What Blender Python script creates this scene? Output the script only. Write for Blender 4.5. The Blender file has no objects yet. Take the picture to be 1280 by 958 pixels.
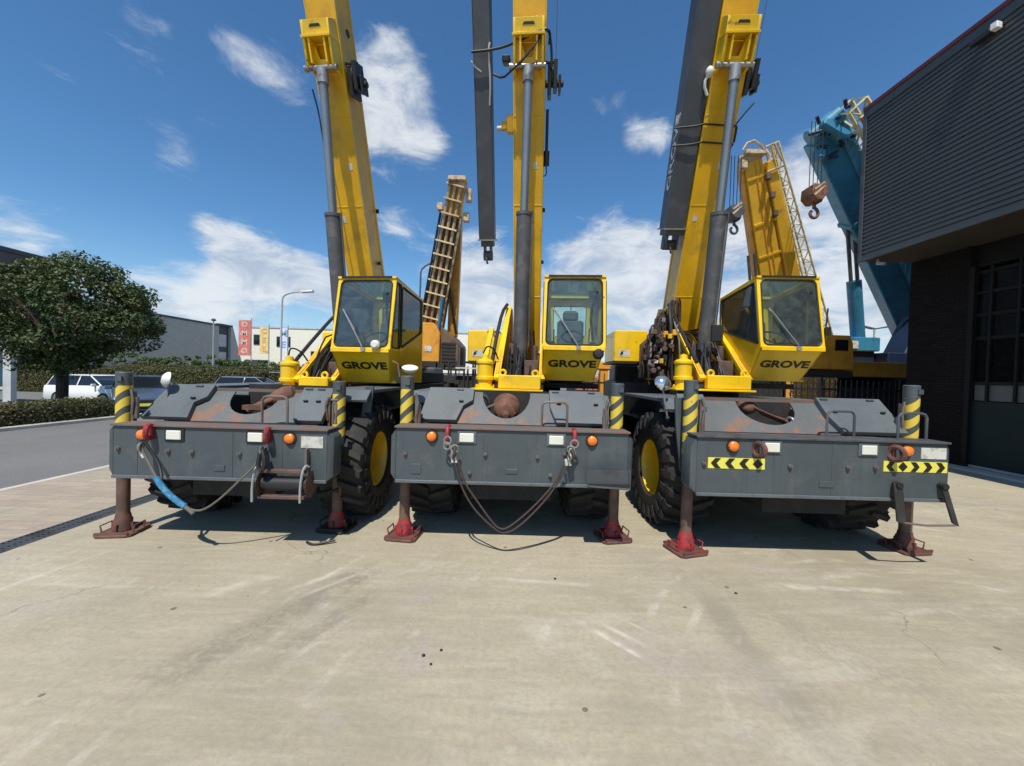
import bpy, bmesh, math, random
from math import sin, cos, pi, radians, atan2, sqrt
from mathutils import Vector, Matrix
random.seed(7)
SC = bpy.context.scene
# ------------------------------------------------------------------ camera
cam = bpy.data.cameras.new('camera'); camo = bpy.data.objects.new('camera', cam)
SC.collection.objects.link(camo); SC.camera = camo
cam.sensor_fit = 'HORIZONTAL'; cam.sensor_width = 36; cam.lens = 36*481/1280
cam.clip_start = .05; cam.clip_end = 2000
ROLL, PITCH, CAMH = .028, math.atan(9/481), 1.75
camo.matrix_world = Matrix.Translation((0, 0, CAMH)) @ Matrix.Rotation(pi/2-PITCH, 4, 'X') @ Matrix.Rotation(ROLL, 4, 'Z')
# ------------------------------------------------------------------ light
SUN = Vector((-.10, -.61, 1)).normalized()
sl = bpy.data.lights.new('sun', 'SUN'); sl.energy = 4.6; sl.angle = radians(.5); sl.color = (1, .94, .84)
so = bpy.data.objects.new('sun', sl); SC.collection.objects.link(so)
so.rotation_euler = SUN.to_track_quat('Z', 'Y').to_euler(); so.location = (-6, -8, 16)
SC.view_settings.view_transform = 'Standard'; SC.view_settings.look = 'None'
SC.view_settings.exposure = 0.06; SC.view_settings.gamma = 1
SC.cycles.max_bounces = 6; SC.cycles.transparent_max_bounces = 12

# ------------------------------------------------------------------ node helpers
class NT:
    def __init__(s, nt): s.nt = nt; s.n = nt.nodes; s.l = nt.links
    def add(s, t, **kw):
        n = s.n.new(t)
        for k, v in kw.items():
            if k.startswith('i_'): n.inputs[k[2:].replace('_', ' ')].default_value = v
            else: setattr(n, k, v)
        return n
    def math(s, op, a, b=0.0, c=None, clamp=False):
        n = s.n.new('ShaderNodeMath'); n.operation = op; n.use_clamp = clamp
        for i, x in enumerate((a, b) if c is None else (a, b, c)):
            if isinstance(x, (int, float)): n.inputs[i].default_value = x
            else: s.l.new(x, n.inputs[i])
        return n.outputs[0]
    def ramp(s, x, p0, p1):
        n = s.n.new('ShaderNodeMapRange'); n.interpolation_type = 'SMOOTHSTEP'; n.clamp = True
        s.l.new(x, n.inputs['Value']); n.inputs['From Min'].default_value = p0; n.inputs['From Max'].default_value = p1
        return n.outputs[0]
    def mix(s, f, a, b):
        n = s.n.new('ShaderNodeMix'); n.data_type = 'RGBA'
        for i, x in ((0, f), (6, a), (7, b)):
            if isinstance(x, (int, float)): n.inputs[i].default_value = x
            elif isinstance(x, (tuple, list)): n.inputs[i].default_value = (*x[:3], 1)
            else: s.l.new(x, n.inputs[i])
        return n.outputs[2]
    def noise(s, vec, scale, detail=4, rough=.55, dist=0.0):
        n = s.n.new('ShaderNodeTexNoise'); n.inputs['Scale'].default_value = scale; n.inputs['Detail'].default_value = detail
        n.inputs['Roughness'].default_value = rough; n.inputs['Distortion'].default_value = dist
        if vec is not None: s.l.new(vec, n.inputs['Vector'])
        return n.outputs['Fac']
    def mapping(s, vec, sc=(1, 1, 1), rot=(0, 0, 0), loc=(0, 0, 0)):
        n = s.n.new('ShaderNodeMapping'); n.inputs['Scale'].default_value = sc; n.inputs['Rotation'].default_value = rot
        n.inputs['Location'].default_value = loc; s.l.new(vec, n.inputs['Vector']); return n.outputs[0]

def pix_dir(px, py):
    a, b = px-640, py-479
    u = a*cos(ROLL)+b*sin(ROLL); v = -a*sin(ROLL)+b*cos(ROLL)
    return Vector((u, 481*cos(PITCH)-v*sin(PITCH), -v*cos(PITCH)-481*sin(PITCH))).normalized()

# ------------------------------------------------------------------ world: Nishita sky with clouds set at real directions
W = bpy.data.worlds.new('World'); SC.world = W; W.use_nodes = True
w = NT(W.node_tree); w.n.clear()
sky = w.add('ShaderNodeTexSky', sky_type='NISHITA', sun_disc=False, sun_elevation=math.asin(SUN.z),
            sun_rotation=atan2(SUN.x, SUN.y) % (2*pi), air_density=1.0, dust_density=.35, ozone_density=3.0)
tc = w.add('ShaderNodeTexCoord'); vec = tc.outputs['Generated']
sep = w.add('ShaderNodeSeparateXYZ'); w.l.new(vec, sep.inputs[0]); zz = sep.outputs[2]
den = w.math('ADD', w.math('MAXIMUM', zz, 0.0), .12)
pl = w.add('ShaderNodeCombineXYZ')
w.l.new(w.math('DIVIDE', sep.outputs[0], den), pl.inputs[0]); w.l.new(w.math('DIVIDE', sep.outputs[1], den), pl.inputs[1])
n1 = w.noise(w.mapping(pl.outputs[0], (1.0, .8, 1), loc=(3.1, 1.7, 0)), 1.9, 9, .58, .35)
n2 = w.noise(w.mapping(vec, (1, 1, 2.2), loc=(.3, 0, .2)), 8.0, 10, .64, .5)
# (px, py, spread in degrees, amplitude): where the photograph's clouds stand
BL = [(480, 85, 3.6, .60), (510, 130, 4.2, .66), (450, 140, 4, .42), (530, 180, 2.2, .45), (470, 165, 3, .3), (275, 45, 1.6, .28), (300, 62, 1.7, .32), (330, 80, 1.8, .34), (365, 108, 2.0, .36), (160, 14, 1.8, .30), (200, 34, 1.6, .28), (165, 82, 1.6, .24), (205, 88, 1.6, .26),
      (215, 183, 2.6, .52), (745, 132, 1.6, .42), (775, 126, 1.5, .40), (790, 168, 1.8, .55), (825, 168, 2.0, .55), (350, 40, 3, .3), (275, 130, 2.5, .38),
      (310, 325, 3.2, .55), (350, 335, 3.0, .52), (385, 345, 2.6, .48), (285, 306, 2.0, .42), (255, 278, 1.4, .4), (300, 380, 3.5, .4), (420, 375, 4, .4), (130, 230, 2, .15), (60, 120, 3, .16), (490, 285, 3.6, .45),
      (590, 330, 5.5, .6), (620, 385, 6, .6), (730, 325, 5, .6), (790, 320, 6, .62), (800, 385, 6, .45), (1000, 200, 4, .45), (1040, 240, 5, .5), (1060, 320, 7, .62), (920, 320, 5, .6), (1040, 375, 7, .55), (230, 380, 4, .38), (30, 282, 3, .3), (60, 400, 6, .4), (700, 400, 7, .35)]
acc = None
for px, py, sp, am in BL:
    d = pix_dir(px, py)
    dp = w.n.new('ShaderNodeVectorMath'); dp.operation = 'DOT_PRODUCT'; w.l.new(vec, dp.inputs[0]); dp.inputs[1].default_value = d
    k = 1/(2*(1-cos(radians(sp))))
    e = w.math('EXPONENT', w.math('MULTIPLY', w.math('SUBTRACT', dp.outputs['Value'], 1.0), k*1.6))
    e = w.math('MULTIPLY', e, am)
    acc = e if acc is None else w.math('ADD', acc, e)
acc = w.math('MINIMUM', acc, .7)
low = w.ramp(zz, .36, .10)
cov = w.math('ADD', acc, w.math('MULTIPLY', low, .20))
# elsewhere (outside the frame) the same broken cloud carries on
away = w.ramp(sep.outputs[1], .35, -.1)
cov = w.math('ADD', cov, w.math('MULTIPLY', away, .16))
body = w.math('ADD', w.math('MULTIPLY', n1, .55), w.math('MULTIPLY', n2, .66))
dens = w.math('ADD', w.math('SUBTRACT', body, .625), w.math('MULTIPLY', cov, .62))
f = w.math('MULTIPLY', w.ramp(dens, .15, .46), .86)
hz = w.ramp(zz, .30, .0)
lowcol = w.mix(.5, (4.8, 5.6, 6.9), (5.8, 6.3, 7.2))
shade = w.mix(w.ramp(n2, .35, .65), (5.2, 6.0, 7.2), (9.0, 9.3, 9.6))
skyc = w.n.new('ShaderNodeHueSaturation'); skyc.inputs['Saturation'].default_value = 1.14; skyc.inputs['Value'].default_value = 1.36
w.l.new(sky.outputs[0], skyc.inputs['Color'])
tint = w.n.new('ShaderNodeMix'); tint.data_type = 'RGBA'; tint.blend_type = 'MULTIPLY'; tint.inputs[0].default_value = 1; w.l.new(skyc.outputs[0], tint.inputs[6]); tint.inputs[7].default_value = (.84, 1.06, 1.12, 1)
hazy = w.mix(w.math('MULTIPLY', hz, .38), tint.outputs[2], (4.6, 6.2, 8.0))
bg = w.add('ShaderNodeBackground'); bg.inputs['Strength'].default_value = .09
w.l.new(w.mix(f, hazy, shade), bg.inputs['Color'])
wo = w.add('ShaderNodeOutputWorld'); w.l.new(bg.outputs[0], wo.inputs[0])

# ------------------------------------------------------------------ materials
MATS = {}
def mat(name, col, rough=.5, metal=0.0, col2=None, s2=3.0, t2=(.5, .62), bump=0.0, bs=60.0, rust=0.0, rustc=(.16, .055, .022), coat=0.0, streak=0.0, var=.12, spec=.5):
    m = bpy.data.materials.new(name); m.use_nodes = True; MATS[name] = m
    t = NT(m.node_tree); b = t.n['Principled BSDF']
    oc = t.add('ShaderNodeTexCoord').outputs['Object']
    c = t.mix(t.ramp(t.noise(oc, 1.7, 5), .3, .7), tuple(x*(1-var) for x in col), tuple(min(1, x*(1+var)) for x in col))
    if col2: c = t.mix(t.ramp(t.noise(oc, s2, 6, .62), t2[0], t2[1]), c, col2)
    if streak:
        st = t.ramp(t.noise(t.mapping(oc, (14, 14, 1.1)), 1.6, 5, .65), .50, .72)
        c = t.mix(t.math('MULTIPLY', st, streak), c, tuple(x*.45+.02 for x in col))
    rg = rough
    if rust:
        rn = t.ramp(t.noise(oc, 5.0, 9, .68), .66-rust*.3, .74-rust*.22)
        c = t.mix(rn, c, t.mix(t.noise(oc, 22, 3), rustc, tuple(x*2.2 for x in rustc)))
    t.l.new(c, b.inputs['Base Color'])
    rr = t.math('ADD', t.math('MULTIPLY', t.noise(oc, 9, 4), .25), rough-.12, clamp=True); t.l.new(rr, b.inputs['Roughness'])
    b.inputs['Metallic'].default_value = metal; b.inputs['Coat Weight'].default_value = coat; b.inputs['Specular IOR Level'].default_value = spec
    if bump:
        bn = t.add('ShaderNodeBump'); bn.inputs['Strength'].default_value = bump; bn.inputs['Distance'].default_value = .01
        t.l.new(t.noise(oc, bs, 5, .6), bn.inputs['Height']); t.l.new(bn.outputs[0], b.inputs['Normal'])
    return m
mat('yellow', (.88, .55, .007), .36, col2=(.60, .36, .02), s2=2.5, t2=(.58, .78), coat=.35, bump=.05, bs=30, streak=.16, rust=.05)
mat('yellow_dull', (.68, .37, .012), .5, col2=(.42, .24, .02), s2=3, t2=(.5, .75), bump=.08, bs=30, streak=.25, rust=.12)
mat('grey', (.068, .084, .092), .48, col2=(.10, .116, .124), s2=2.6, t2=(.48, .75), bump=.06, bs=40, streak=.45, rust=.14)
mat('grey_hood', (.108, .127, .136), .5, col2=(.078, .092, .098), s2=3.2, t2=(.5, .72), bump=.06, bs=40, streak=.35, rust=.07)
mat('grey_dark', (.075, .08, .088), .5, col2=(.05, .05, .052), s2=4, bump=.05, bs=40, streak=.3, rust=.08)
mat('deck_rust', (.13, .115, .108), .75, col2=(.20, .095, .06), s2=5.0, t2=(.46, .64), bump=.25, bs=60)
mat('rust', (.12, .055, .035), .8, col2=(.20, .09, .05), s2=8, t2=(.4, .65), bump=.4, bs=70)
mat('rust_pipe', (.15, .085, .062), .6, col2=(.09, .055, .045), s2=6, t2=(.4, .6), bump=.2, bs=50, streak=.4)
mat('pad_red', (.34, .035, .03), .55, col2=(.12, .05, .04), s2=7, t2=(.5, .65), bump=.2, bs=60, rust=.2)
mat('pad_brown', (.16, .055, .045), .65, col2=(.09, .05, .04), s2=9, t2=(.4, .6), bump=.3, bs=60)
mat('pad_rusty', (.115, .06, .045), .7, col2=(.17, .08, .055), s2=9, t2=(.4, .6), bump=.3, bs=60)
mat('red_paint', (.36, .03, .035), .5, col2=(.14, .03, .03), s2=12, bump=.1)
mat('black', (.018, .018, .019), .5, bump=.08, bs=60)
mat('black_gloss', (.012, .012, .013), .25)
mat('rubber', (.022, .021, .02), .85, col2=(.05, .045, .04), s2=4, t2=(.5, .75), bump=.3, bs=80)
mat('under', (.02, .02, .021), .8, col2=(.035, .028, .022), s2=6, bump=.2)
mat('chrome', (.27, .27, .265), .28, metal=.6, var=.05)
mat('cylinder_grey', (.085, .085, .088), .5, streak=.2, col2=(.13, .125, .12), s2=5, bump=.05)
mat('steel', (.36, .35, .33), .42, metal=.6, col2=(.2, .17, .15), s2=7, bump=.1)
mat('steel_bar', (.17, .15, .14), .55, metal=.3, col2=(.22, .11, .07), s2=8, bump=.1)
mat('white_paint', (.75, .75, .73), .5, col2=(.55, .54, .5), s2=6)
mat('white_dull', (.5, .5, .48), .6)
mat('dirty_white', (.62, .61, .56), .55, col2=(.4, .38, .33), s2=14, t2=(.5, .6))
mat('blue_sling', (.03, .17, .33), .8, col2=(.08, .28, .45), s2=30, bump=.3, bs=120)
mat('rope', (.055, .036, .03), .7, col2=(.05, .035, .03), s2=30, bump=.5, bs=200)
mat('rope_pale', (.5, .47, .42), .8, bump=.3, bs=150)
mat('rope_grey', (.13, .115, .10), .7, bump=.3, bs=150)
mat('seat_fabric', (.10, .105, .10), .9, bump=.2, bs=120)
mat('cab_inside', (.42, .44, .40), .75)
mat('chev_yellow', (.78, .70, .10), .45, var=.04)
mat('chev_black', (.015, .015, .012), .5)
mat('orange_crane', (.68, .30, .03), .5, col2=(.45, .19, .03), s2=3, t2=(.5, .75), bump=.08, streak=.25, rust=.08)
mat('brown_boom', (.16, .095, .05), .6, col2=(.08, .055, .04), s2=4, bump=.15, streak=.3)
mat('tan_paint', (.55, .40, .24), .55, col2=(.3, .19, .11), s2=5, t2=(.45, .65), rust=.1)
mat('gold_paint', (.78, .43, .03), .45, col2=(.5, .26, .03), s2=3, t2=(.55, .8), streak=.15, rust=.08)
mat('pale_yellow', (.66, .56, .30), .5, col2=(.45, .33, .15), s2=9, t2=(.5, .65))
mat('blue_crane', (.045, .22, .36), .42, col2=(.025, .13, .23), s2=2.5, t2=(.5, .75), streak=.3, coat=.2, rust=.04)
mat('blue_dark', (.008, .018, .045), .5)
mat('panel_blue', (.02, .06, .10), .4); mat('copper_block', (.22, .10, .065), .5, col2=(.12, .06, .045), s2=12, t2=(.45, .6))
mat('car_white', (.8, .8, .79), .25, coat=.6, var=.02)
mat('car_silver', (.34, .37, .42), .28, metal=.4, coat=.6, var=.02)
mat('car_dark', (.03, .035, .045), .25, coat=.6, var=.02)
mat('car_glass', (.012, .016, .02), .08, var=0)
mat('car_blue', (.10, .135, .20), .28, metal=.4, coat=.6, var=.02)
mat('alloy', (.3, .3, .31), .35, metal=.7)
mat('wall_grey', (.47, .43, .37), .8, var=.05, bump=.05, bs=5, streak=.1)
mat('wall_cream', (.80, .76, .62), .75, var=.04, streak=.06)
mat('wall_brown', (.10, .08, .09), .7, var=.08, streak=.15)
mat('roof_dark', (.07, .075, .085), .7)
mat('wood', (.05, .035, .026), .9, col2=(.09, .06, .045), s2=14, bump=.5, bs=30)
mat('fence_black', (.018, .018, .02), .5)
mat('cladding', (.085, .09, .086), .42, metal=.25, var=.05, streak=.12)
mat('fascia_red', (.12, .02, .028), .5)
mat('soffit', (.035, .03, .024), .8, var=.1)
mat('door_green', (.016, .026, .026), .6, var=.08, spec=.2)
mat('door_band', (.10, .10, .095), .5)
mat('door_black', (.010, .010, .010), .6, spec=.2)
mat('threshold', (.50, .47, .40), .8, bump=.2)
mat('galv', (.42, .43, .43), .5, metal=.4)
mat('banner_red', (.66, .17, .13), .8, col2=(.7, .35, .28), s2=.8); mat('banner_yellow', (.78, .62, .26), .8); mat('banner_pale', (.68, .74, .84), .8); mat('banner_ink', (.75, .42, .2), .8); mat('banner_blue', (.3, .42, .62), .8)
mat('shirt', (.6, .6, .6), .9)
mat('lens_white', (.72, .72, .62), .25, var=.06, coat=.8)
mat('brick_face', (.3, .14, .1), .8)
def stripes():
    m = bpy.data.materials.new('hazard_stripes'); m.use_nodes = True; MATS['hazard'] = m
    t = NT(m.node_tree); b = t.n['Principled BSDF']; oc = t.add('ShaderNodeTexCoord').outputs['Object']
    s = t.add('ShaderNodeSeparateXYZ'); t.l.new(oc, s.inputs[0])
    v = t.math('FRACT', t.math('DIVIDE', t.math('ADD', t.math('SUBTRACT', s.outputs[2], t.math('MULTIPLY', s.outputs[0], .95)), 9.94), .165))
    k = t.ramp(v, .55, .57)
    n = t.ramp(t.noise(oc, 9, 6, .65), .62, .70)
    c = t.mix(k, t.mix(n, (.72, .53, .06), (.4, .3, .1)), (.075, .085, .075))
    t.l.new(c, b.inputs['Base Color']); b.inputs['Roughness'].default_value = .5
stripes()
def glass(name, tint, refl=.10, rough=.02, dirt=.10):
    m = bpy.data.materials.new(name); m.use_nodes = True; MATS[name] = m
    t = NT(m.node_tree); t.n.clear()
    tr = t.add('ShaderNodeBsdfTransparent'); tr.inputs[0].default_value = (*tint, 1)
    gl = t.add('ShaderNodeBsdfGlossy'); gl.inputs['Color'].default_value = (.9, .95, 1, 1); gl.inputs['Roughness'].default_value = rough
    df = t.add('ShaderNodeBsdfDiffuse'); df.inputs[0].default_value = (.55, .6, .58, 1)
    fr = t.add('ShaderNodeFresnel'); fr.inputs[0].default_value = 1.5
    f = t.math('ADD', t.math('MULTIPLY', fr.outputs[0], 1.0), refl-.04, clamp=True)
    m1 = t.add('ShaderNodeMixShader'); t.l.new(f, m1.inputs[0]); t.l.new(tr.outputs[0], m1.inputs[1]); t.l.new(gl.outputs[0], m1.inputs[2])
    oc = t.add('ShaderNodeTexCoord').outputs['Object']
    dn = t.math('MULTIPLY', t.math('ADD', t.math('MULTIPLY', t.ramp(t.noise(oc, 9, 6), .35, .75), .5), .4), dirt)
    m2 = t.add('ShaderNodeMixShader'); t.l.new(dn, m2.inputs[0]); t.l.new(m1.outputs[0], m2.inputs[1]); t.l.new(df.outputs[0], m2.inputs[2])
    o = t.add('ShaderNodeOutputMaterial'); t.l.new(m2.outputs[0], o.inputs[0])
glass('cab_glass', (.84, .94, .91), .04, .02, .10); glass('door_glass', (.05, .055, .05), .0, .05, .02)
m = mat('amber', (.95, .22, .015), .25, coat=.8, var=.1)
def leafmat(name, a, b_, c_):
    m = bpy.data.materials.new(name); m.use_nodes = True; MATS[name] = m
    t = NT(m.node_tree); t.n.clear(); g = t.add('ShaderNodeNewGeometry'); oc = t.add('ShaderNodeTexCoord').outputs['Object']
    c = t.mix(g.outputs['Random Per Island'], a, b_); c = t.mix(t.ramp(t.noise(oc, .9, 4), .45, .7), c, c_)
    d = t.add('ShaderNodeBsdfPrincipled'); t.l.new(c, d.inputs['Base Color']); d.inputs['Roughness'].default_value = .55
    tl = t.add('ShaderNodeBsdfTranslucent'); t.l.new(c, tl.inputs[0])
    mx = t.add('ShaderNodeMixShader'); mx.inputs[0].default_value = .25; t.l.new(d.outputs[0], mx.inputs[1]); t.l.new(tl.outputs[0], mx.inputs[2])
    o = t.add('ShaderNodeOutputMaterial'); t.l.new(mx.outputs[0], o.inputs[0])
leafmat('leaf_tree', (.030, .060, .014), (.085, .125, .03), (.10, .09, .03))
leafmat('leaf_hedge', (.07, .085, .022), (.12, .12, .035), (.10, .085, .03))
leafmat('leaf_green', (.06, .10, .022), (.11, .16, .04), (.08, .12, .03))

def ground_mat(name, base, kind):
    m = bpy.data.materials.new(name); m.use_nodes = True; MATS[name] = m
    t = NT(m.node_tree); b = t.n['Principled BSDF']; oc = t.add('ShaderNodeTexCoord').outputs['Object']
    if kind == 'concrete':
        big = t.ramp(t.noise(oc, .35, 5, .55, .6), .3, .72)
        c = t.mix(big, tuple(x*.84 for x in base), tuple(x*1.1 for x in base))
        # brushed streaks across the slab
        br = t.noise(t.mapping(oc, (1.1, 9, 1), rot=(0, 0, .10)), 1.6, 7, .65)
        c = t.mix(t.math('MULTIPLY', t.ramp(br, .46, .66), .30), c, tuple(min(1, x*1.32) for x in base))
        c = t.mix(t.math('MULTIPLY', t.ramp(br, .5, .28), .22), c, (base[0]*.66, base[1]*.66, base[2]*.7))
        # damp dirty drifts and tyre sweeps
        dr = t.ramp(t.noise(t.mapping(oc, (1.0, .42, 1), rot=(0, 0, -.62)), .8, 6, .6, .8), .56, .76)
        c = t.mix(t.math('MULTIPLY', dr, .60), c, (.235, .205, .165))
        d2 = t.ramp(t.noise(t.mapping(oc, (.5, 1.5, 1), rot=(0, 0, .5)), 1.1, 7, .65, 1.2), .52, .66); c = t.mix(t.math('MULTIPLY', d2, .30), c, (.60, .56, .47))
        pk = t.ramp(t.noise(oc, 1.3, 5, .6, 1.0), .52, .70); c = t.mix(t.math('MULTIPLY', pk, .45), c, (.40, .34, .33))
        wv = t.add('ShaderNodeTexWave'); wv.wave_type = 'RINGS'; wv.rings_direction = 'Z'; wv.inputs['Scale'].default_value = 1.15; wv.inputs['Distortion'].default_value = 2.4; wv.inputs['Detail'].default_value = 3
        t.l.new(t.mapping(oc, (1, 1, 1), loc=(-3.4, -1.2, 0)), wv.inputs['Vector'])
        ws = t.math('MULTIPLY', t.ramp(wv.outputs['Fac'], .80, 1.0), t.ramp(t.noise(oc, 1.1, 5, .7), .50, .68))
        c = t.mix(t.math('MULTIPLY', ws, .42), c, (.66, .62, .53))
        fine = t.noise(oc, 28, 6, .7); c = t.mix(t.math('MULTIPLY', t.ramp(fine, .35, .75), .42), c, tuple(x*.62 for x in base))
        gr = t.noise(oc, 11, 12, .82); c = t.mix(t.math('MULTIPLY', t.ramp(gr, .50, .68), .32), c, tuple(x*.60 for x in base)); c = t.mix(t.math('MULTIPLY', t.ramp(gr, .46, .32), .28), c, tuple(x*1.35 for x in base))
        agg = t.ramp(t.noise(oc, 130, 3, .7), .60, .70); c = t.mix(t.math('MULTIPLY', agg, .35), c, (.14, .125, .10)); ag2 = t.ramp(t.noise(t.mapping(oc, loc=(7, 3, 0)), 90, 3, .7), .60, .70); c = t.mix(t.math('MULTIPLY', ag2, .30), c, (.62, .58, .5))
        ol = t.ramp(t.noise(t.mapping(oc, (1, 1.6, 1), loc=(5, 9, 0)), .9, 6, .62, .7), .50, .70); c = t.mix(t.math('MULTIPLY', ol, .38), c, (.29, .265, .185))
        # sparse dark spots
        vo = t.add('ShaderNodeTexVoronoi', voronoi_dimensions='2D'); vo.inputs['Scale'].default_value = 2.1; t.l.new(t.mapping(oc, (1, 1, 0)), vo.inputs['Vector'])
        sc = t.add('ShaderNodeSeparateColor'); t.l.new(vo.outputs['Color'], sc.inputs[0])
        size = t.math('MULTIPLY', t.ramp(sc.outputs[0], .72, 1.0), .042)
        warp = t.math('ADD', vo.outputs['Distance'], t.math('MULTIPLY', t.math('SUBTRACT', t.noise(oc, 40, 2), .5), .03))
        sp = t.math('LESS_THAN', warp, size); c = t.mix(t.math('MULTIPLY', sp, .72), c, (.10, .085, .065))
        # hairline cracks
        v2 = t.add('ShaderNodeTexVoronoi'); v2.feature = 'DISTANCE_TO_EDGE'; v2.inputs['Scale'].default_value = .32
        wp = t.add('ShaderNodeMix'); wp.data_type = 'VECTOR'
        nz = t.add('ShaderNodeTexNoise'); nz.inputs['Scale'].default_value = 1.6; nz.inputs['Detail'].default_value = 5; t.l.new(oc, nz.inputs['Vector'])
        va = t.add('ShaderNodeVectorMath'); va.operation = 'ADD'; t.l.new(oc, va.inputs[0]); t.l.new(nz.outputs['Color'], va.inputs[1]); t.l.new(va.outputs[0], v2.inputs['Vector'])
        ck = t.math('MULTIPLY', t.math('LESS_THAN', v2.outputs['Distance'], .0022), t.ramp(t.noise(oc, .6, 2), .50, .58)); c = t.mix(t.math('MULTIPLY', ck, .6), c, (.2, .17, .13))
        sx = t.add('ShaderNodeSeparateXYZ'); t.l.new(oc, sx.inputs[0])
        nzw = t.math('MULTIPLY', t.math('SUBTRACT', t.noise(oc, 2.2, 6, .6), .5), .9)
        def seg(x0, y0, x1, y1, wd, soft=1.6):     # a drag mark on the slab between two points
            L = sqrt((x1-x0)**2+(y1-y0)**2); ux, uy = (x1-x0)/L, (y1-y0)/L
            al = t.math('ADD', t.math('MULTIPLY', sx.outputs[0], ux), t.math('ADD', t.math('MULTIPLY', sx.outputs[1], uy), -(x0*ux+y0*uy)))
            ac = t.math('ADD', t.math('MULTIPLY', sx.outputs[0], -uy), t.math('ADD', t.math('MULTIPLY', sx.outputs[1], ux), (x0*uy-y0*ux)))
            ac = t.math('ABSOLUTE', t.math('ADD', ac, t.math('MULTIPLY', nzw, wd*.9)))
            return t.math('MULTIPLY', t.ramp(ac, wd, wd*.25), t.math('MULTIPLY', t.ramp(al, -.1, .25), t.ramp(al, L+.1, L-.3)))
        grain = t.ramp(t.noise(oc, 7, 7, .7), .34, .62)
        for x0, y0, x1, y1, wd, am in ((-1.15, 3.45, -2.0, 2.0, .22, .55), (-1.0, 3.1, -1.45, 2.2, .12, .45), (-2.6, 3.2, -3.2, 2.3, .2, .2), (1.9, 3.0, 2.5, 2.0, .25, .25), (3.2, 3.2, 4.2, 2.6, .3, .2)):
            c = t.mix(t.math('MULTIPLY', t.math('MULTIPLY', seg(x0, y0, x1, y1, wd), grain), am), c, (.20, .175, .135))
        for x0, y0, x1, y1, wd, am in ((.50, 2.75, .92, 2.35, .035, .45), (.58, 2.80, 1.02, 2.42, .03, .45), (.62, 2.62, .98, 2.28, .025, .45), (.70, 2.9, 1.1, 2.55, .02, .4), (-2.35, 2.9, -1.9, 3.3, .09, .4), (-1.75, 3.0, -1.35, 3.45, .05, .4), (-1.62, 2.9, -1.2, 3.4, .035, .35), (1.3, 1.5, 1.9, 1.75, .02, .5), (-.2, 3.3, .9, 3.2, .04, .35), (2.2, 3.3, 3.4, 3.25, .05, .4)):
            c = t.mix(t.math('MULTIPLY', t.math('MULTIPLY', seg(x0, y0, x1, y1, wd), grain), am), c, (.70, .66, .56))
        bh = t.math('ADD', t.math('MULTIPLY', br, .5), fine)
        rough = .82; bs = .25
    elif kind == 'asphalt':
        c = t.mix(t.ramp(t.noise(oc, .5, 4), .3, .7), tuple(x*.85 for x in base), tuple(x*1.12 for x in base))
        c = t.mix(t.ramp(t.noise(oc, 60, 3, .7), .35, .75), c, tuple(x*1.5 for x in base))
        c = t.mix(t.math('MULTIPLY', t.ramp(t.noise(t.mapping(oc, (3, .3, 1)), 1.5, 5), .5, .7), .3), c, tuple(x*1.35 for x in base))
        bh = t.noise(oc, 90, 4, .7); rough = .85; bs = .4
    elif kind == 'pave':
        bt = t.add('ShaderNodeTexBrick'); bt.inputs['Scale'].default_value = 1; bt.inputs['Brick Width'].default_value = .42; bt.inputs['Row Height'].default_value = .21
        bt.inputs['Mortar Size'].default_value = .008; bt.inputs['Color1'].default_value = (*[x*.92 for x in base], 1); bt.inputs['Color2'].default_value = (base[0]*1.06, base[1]*1.02, base[2]*1.0, 1); bt.inputs['Mortar'].default_value = (*[x*.7 for x in base], 1)
        t.l.new(oc, bt.inputs['Vector'])
        c = t.mix(t.math('MULTIPLY', t.ramp(t.noise(t.mapping(oc, (.5, 2.4, 1)), .9, 6, .6), .42, .7), .5), bt.outputs['Color'], (.31, .225, .18))
        c = t.mix(t.math('MULTIPLY', t.ramp(t.noise(oc, 30, 5, .7), .4, .75), .35), c, tuple(x*.6 for x in base))
        c = t.mix(t.math('MULTIPLY', t.ramp(t.noise(t.mapping(oc, (1, 5, 1)), 2.2, 6, .6), .5, .7), .3), c, (.55, .48, .38))
        bh = t.noise(oc, 40, 4, .7); rough = .85; bs = .3
    else:
        c = t.mix(t.ramp(t.noise(oc, .8, 6), .35, .65), base, (.05, .07, .02)); c = t.mix(t.ramp(t.noise(oc, 25, 4), .4, .7), c, (.09, .10, .03))
        bh = t.noise(oc, 40, 4); rough = .95; bs = .6
    t.l.new(c, b.inputs['Base Color']); b.inputs['Roughness'].default_value = rough; b.inputs['Specular IOR Level'].default_value = .25
    bn = t.add('ShaderNodeBump'); bn.inputs['Strength'].default_value = bs; bn.inputs['Distance'].default_value = .012
    t.l.new(bh, bn.inputs['Height']); t.l.new(bn.outputs[0], b.inputs['Normal'])
ground_mat('concrete', (.415, .368, .268), 'concrete'); ground_mat('asphalt', (.15, .147, .14), 'asphalt')
ground_mat('paving', (.385, .335, .26), 'pave'); ground_mat('grass', (.03, .05, .015), 'grass')
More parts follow.
